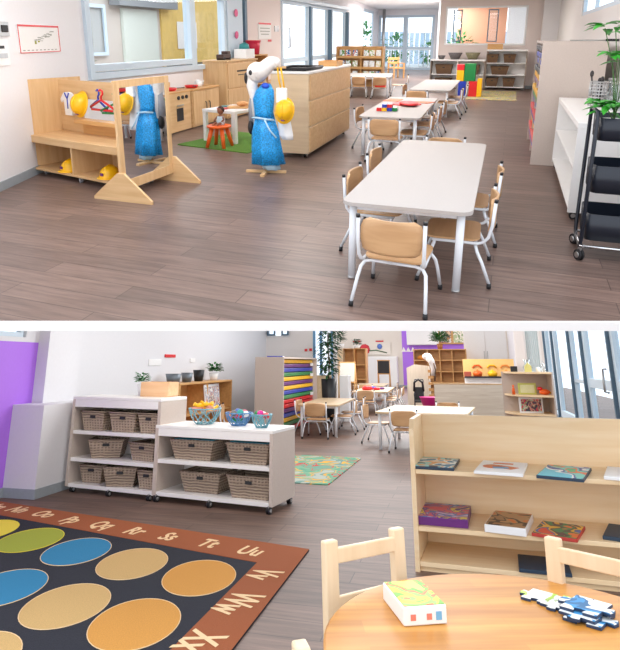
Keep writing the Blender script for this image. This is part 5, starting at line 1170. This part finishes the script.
# --- round table and wooden chairs
RT = (.12, 1.98); RR = .56
t = thing('round_table', 'round beech toddler table in the foreground', 'table', (RT[0], RT[1], 0), .3)
obj('tabletop', MB().lathe([(0, .525), (RR-.01, .525), (RR, .53), (RR, .545), (RR-.006, .55), (0, .55)], 72, smooth=False), TABLEW, t)
obj('apron', MB().lathe([(RR-.1, .46), (RR-.08, .46), (RR-.08, .525), (RR-.1, .525), (RR-.1, .46)], 48), PALE, t)
for i in range(4):
    a = PI/4+i*PI/2; obj('leg', MB().tube([(.4*math.cos(a), .4*math.sin(a), 0), (.39*math.cos(a), .39*math.sin(a), .525)], .022, 12, r2=.03), PALE, t)
def wchair(label, x, y, deg):
    t = thing('wooden_chair', label, 'chair', (x, y, 0), math.radians(deg), 'pale wooden chairs at the round table')
    obj('seat', MB().rbox(0, .03, .3, .32, .3, .018, .02), PALE, t)
    for s_ in (-1, 1):
        obj('back_post', MB().box(s_*.155, -.15, 0, .055, .035, .69, .006, rx=.04), PALE, t)
        obj('leg', MB().box(s_*.145, .14, 0, .035, .035, .3, .004), PALE, t)
        obj('side_rail', MB().box(s_*.148, 0, .26, .02, .26, .035), PALE, t)
    obj('back_slat', MB().box(0, -.153, .615, .27, .018, .05, .004), PALE, t, label='upper slat'); obj('back_slat', MB().box(0, -.148, .47, .27, .018, .045, .004), PALE, t, label='lower slat')
    return t
wchair('pale wooden chair left of the round table with its back to the rug', -.272, 2.275, -133.7)
wchair('pale wooden chair right of the round table in front of the bookcase', .33, 2.30, 149)
wchair('pale wooden chair at the bottom edge left of the round table', -.174, 1.42, -62)
# puzzle box on table
t = thing('puzzle_box', 'green and yellow jigsaw box on the round table', 'game box', (-.195, 2.12, .551), math.radians(24))
obj('box', MB().box(0, 0, 0, .135, .21, .05, .004), WHT, t)
obj('picture', MB().box(0, 0, .0505, .127, .2, .0012), art('jigsaw_lid', [(120, 190, 60), (240, 220, 60), (150, 206, 90), (232, 120, 60), (110, 180, 60), (246, 230, 100)], 8, 7.7), t, label='lid picture')
for x_ in (-.038, .012): obj('side_print', MB().box(x_, -.1058, .014, .016, .001, .016), plain('salmon_print', (230, 130, 110), .6), t)
obj('side_print', MB().box(.042, -.1058, .012, .018, .001, .022), plain('sky_print', (120, 180, 220), .6), t)
def jig(seed, w_, d_):
    rr = random.Random(seed); pts = []
    def edge(ax, ay, bx, by, tab):
        dx, dy = bx-ax, by-ay; L = math.hypot(dx, dy); nx, ny = dy/L, -dx/L; k = .22*L*tab
        for f, o_ in ((0, 0), (.38, 0), (.33, k*.8), (.5, k), (.67, k*.8), (.62, 0)): pts.append((ax+dx*f+nx*o_, ay+dy*f+ny*o_))
    c = [(-w_/2, -d_/2), (w_/2, -d_/2), (w_/2, d_/2), (-w_/2, d_/2)]
    for i in range(4): edge(*c[i], *c[(i+1) % 4], (1, -1, 1, 0)[i] if seed % 2 else (-1, 1, 0, 1)[i])
    return pts
AL = art('piece_lime', [(240, 244, 240), (238, 242, 240), (180, 220, 90), (190, 226, 100), (236, 240, 230), (240, 242, 240)], 9, 8.8); AB = art('piece_blue', [(240, 244, 246), (236, 240, 240), (60, 150, 210), (40, 110, 160), (236, 240, 240), (240, 244, 246)], 9, 9.3)
for i, (x, y, z, rz, m_, l) in enumerate(((.20, 2.33, .551, -.5, AL, 'lime printed jigsaw piece at the left of the loose pieces'), (.255, 2.29, .551, -.55, AL, 'second lime printed jigsaw piece touching the left one'),
        (.325, 2.20, .551, -.5, AB, 'blue printed jigsaw piece at the bottom of the right stack'), (.32, 2.215, .560, -.6, AB, 'blue printed jigsaw piece in the middle of the right stack'), (.325, 2.23, .569, -.55, AB, 'blue printed jigsaw piece on top of the right stack'))):
    w_, d_ = (.085, .10) if i < 2 else (.11, .13)
    t = thing('jigsaw_piece', l, 'jigsaw piece', (x, y, z), rz, 'loose jigsaw pieces on the round table')
    obj('board', MB().prism(jig(i, w_, d_), 0, .007), plain('piece_edge', (40, 60, 90), .5) , t); obj('picture', MB().prism(jig(i, w_*.97, d_*.97), .0071, .0085), m_, t)

# ---------------------------------------------------------------- set each room on its deck
for o, r in TOPS:
    o.matrix_world = ROOM[r] @ Matrix.LocRotScale(o.location, o.rotation_euler, o.scale)
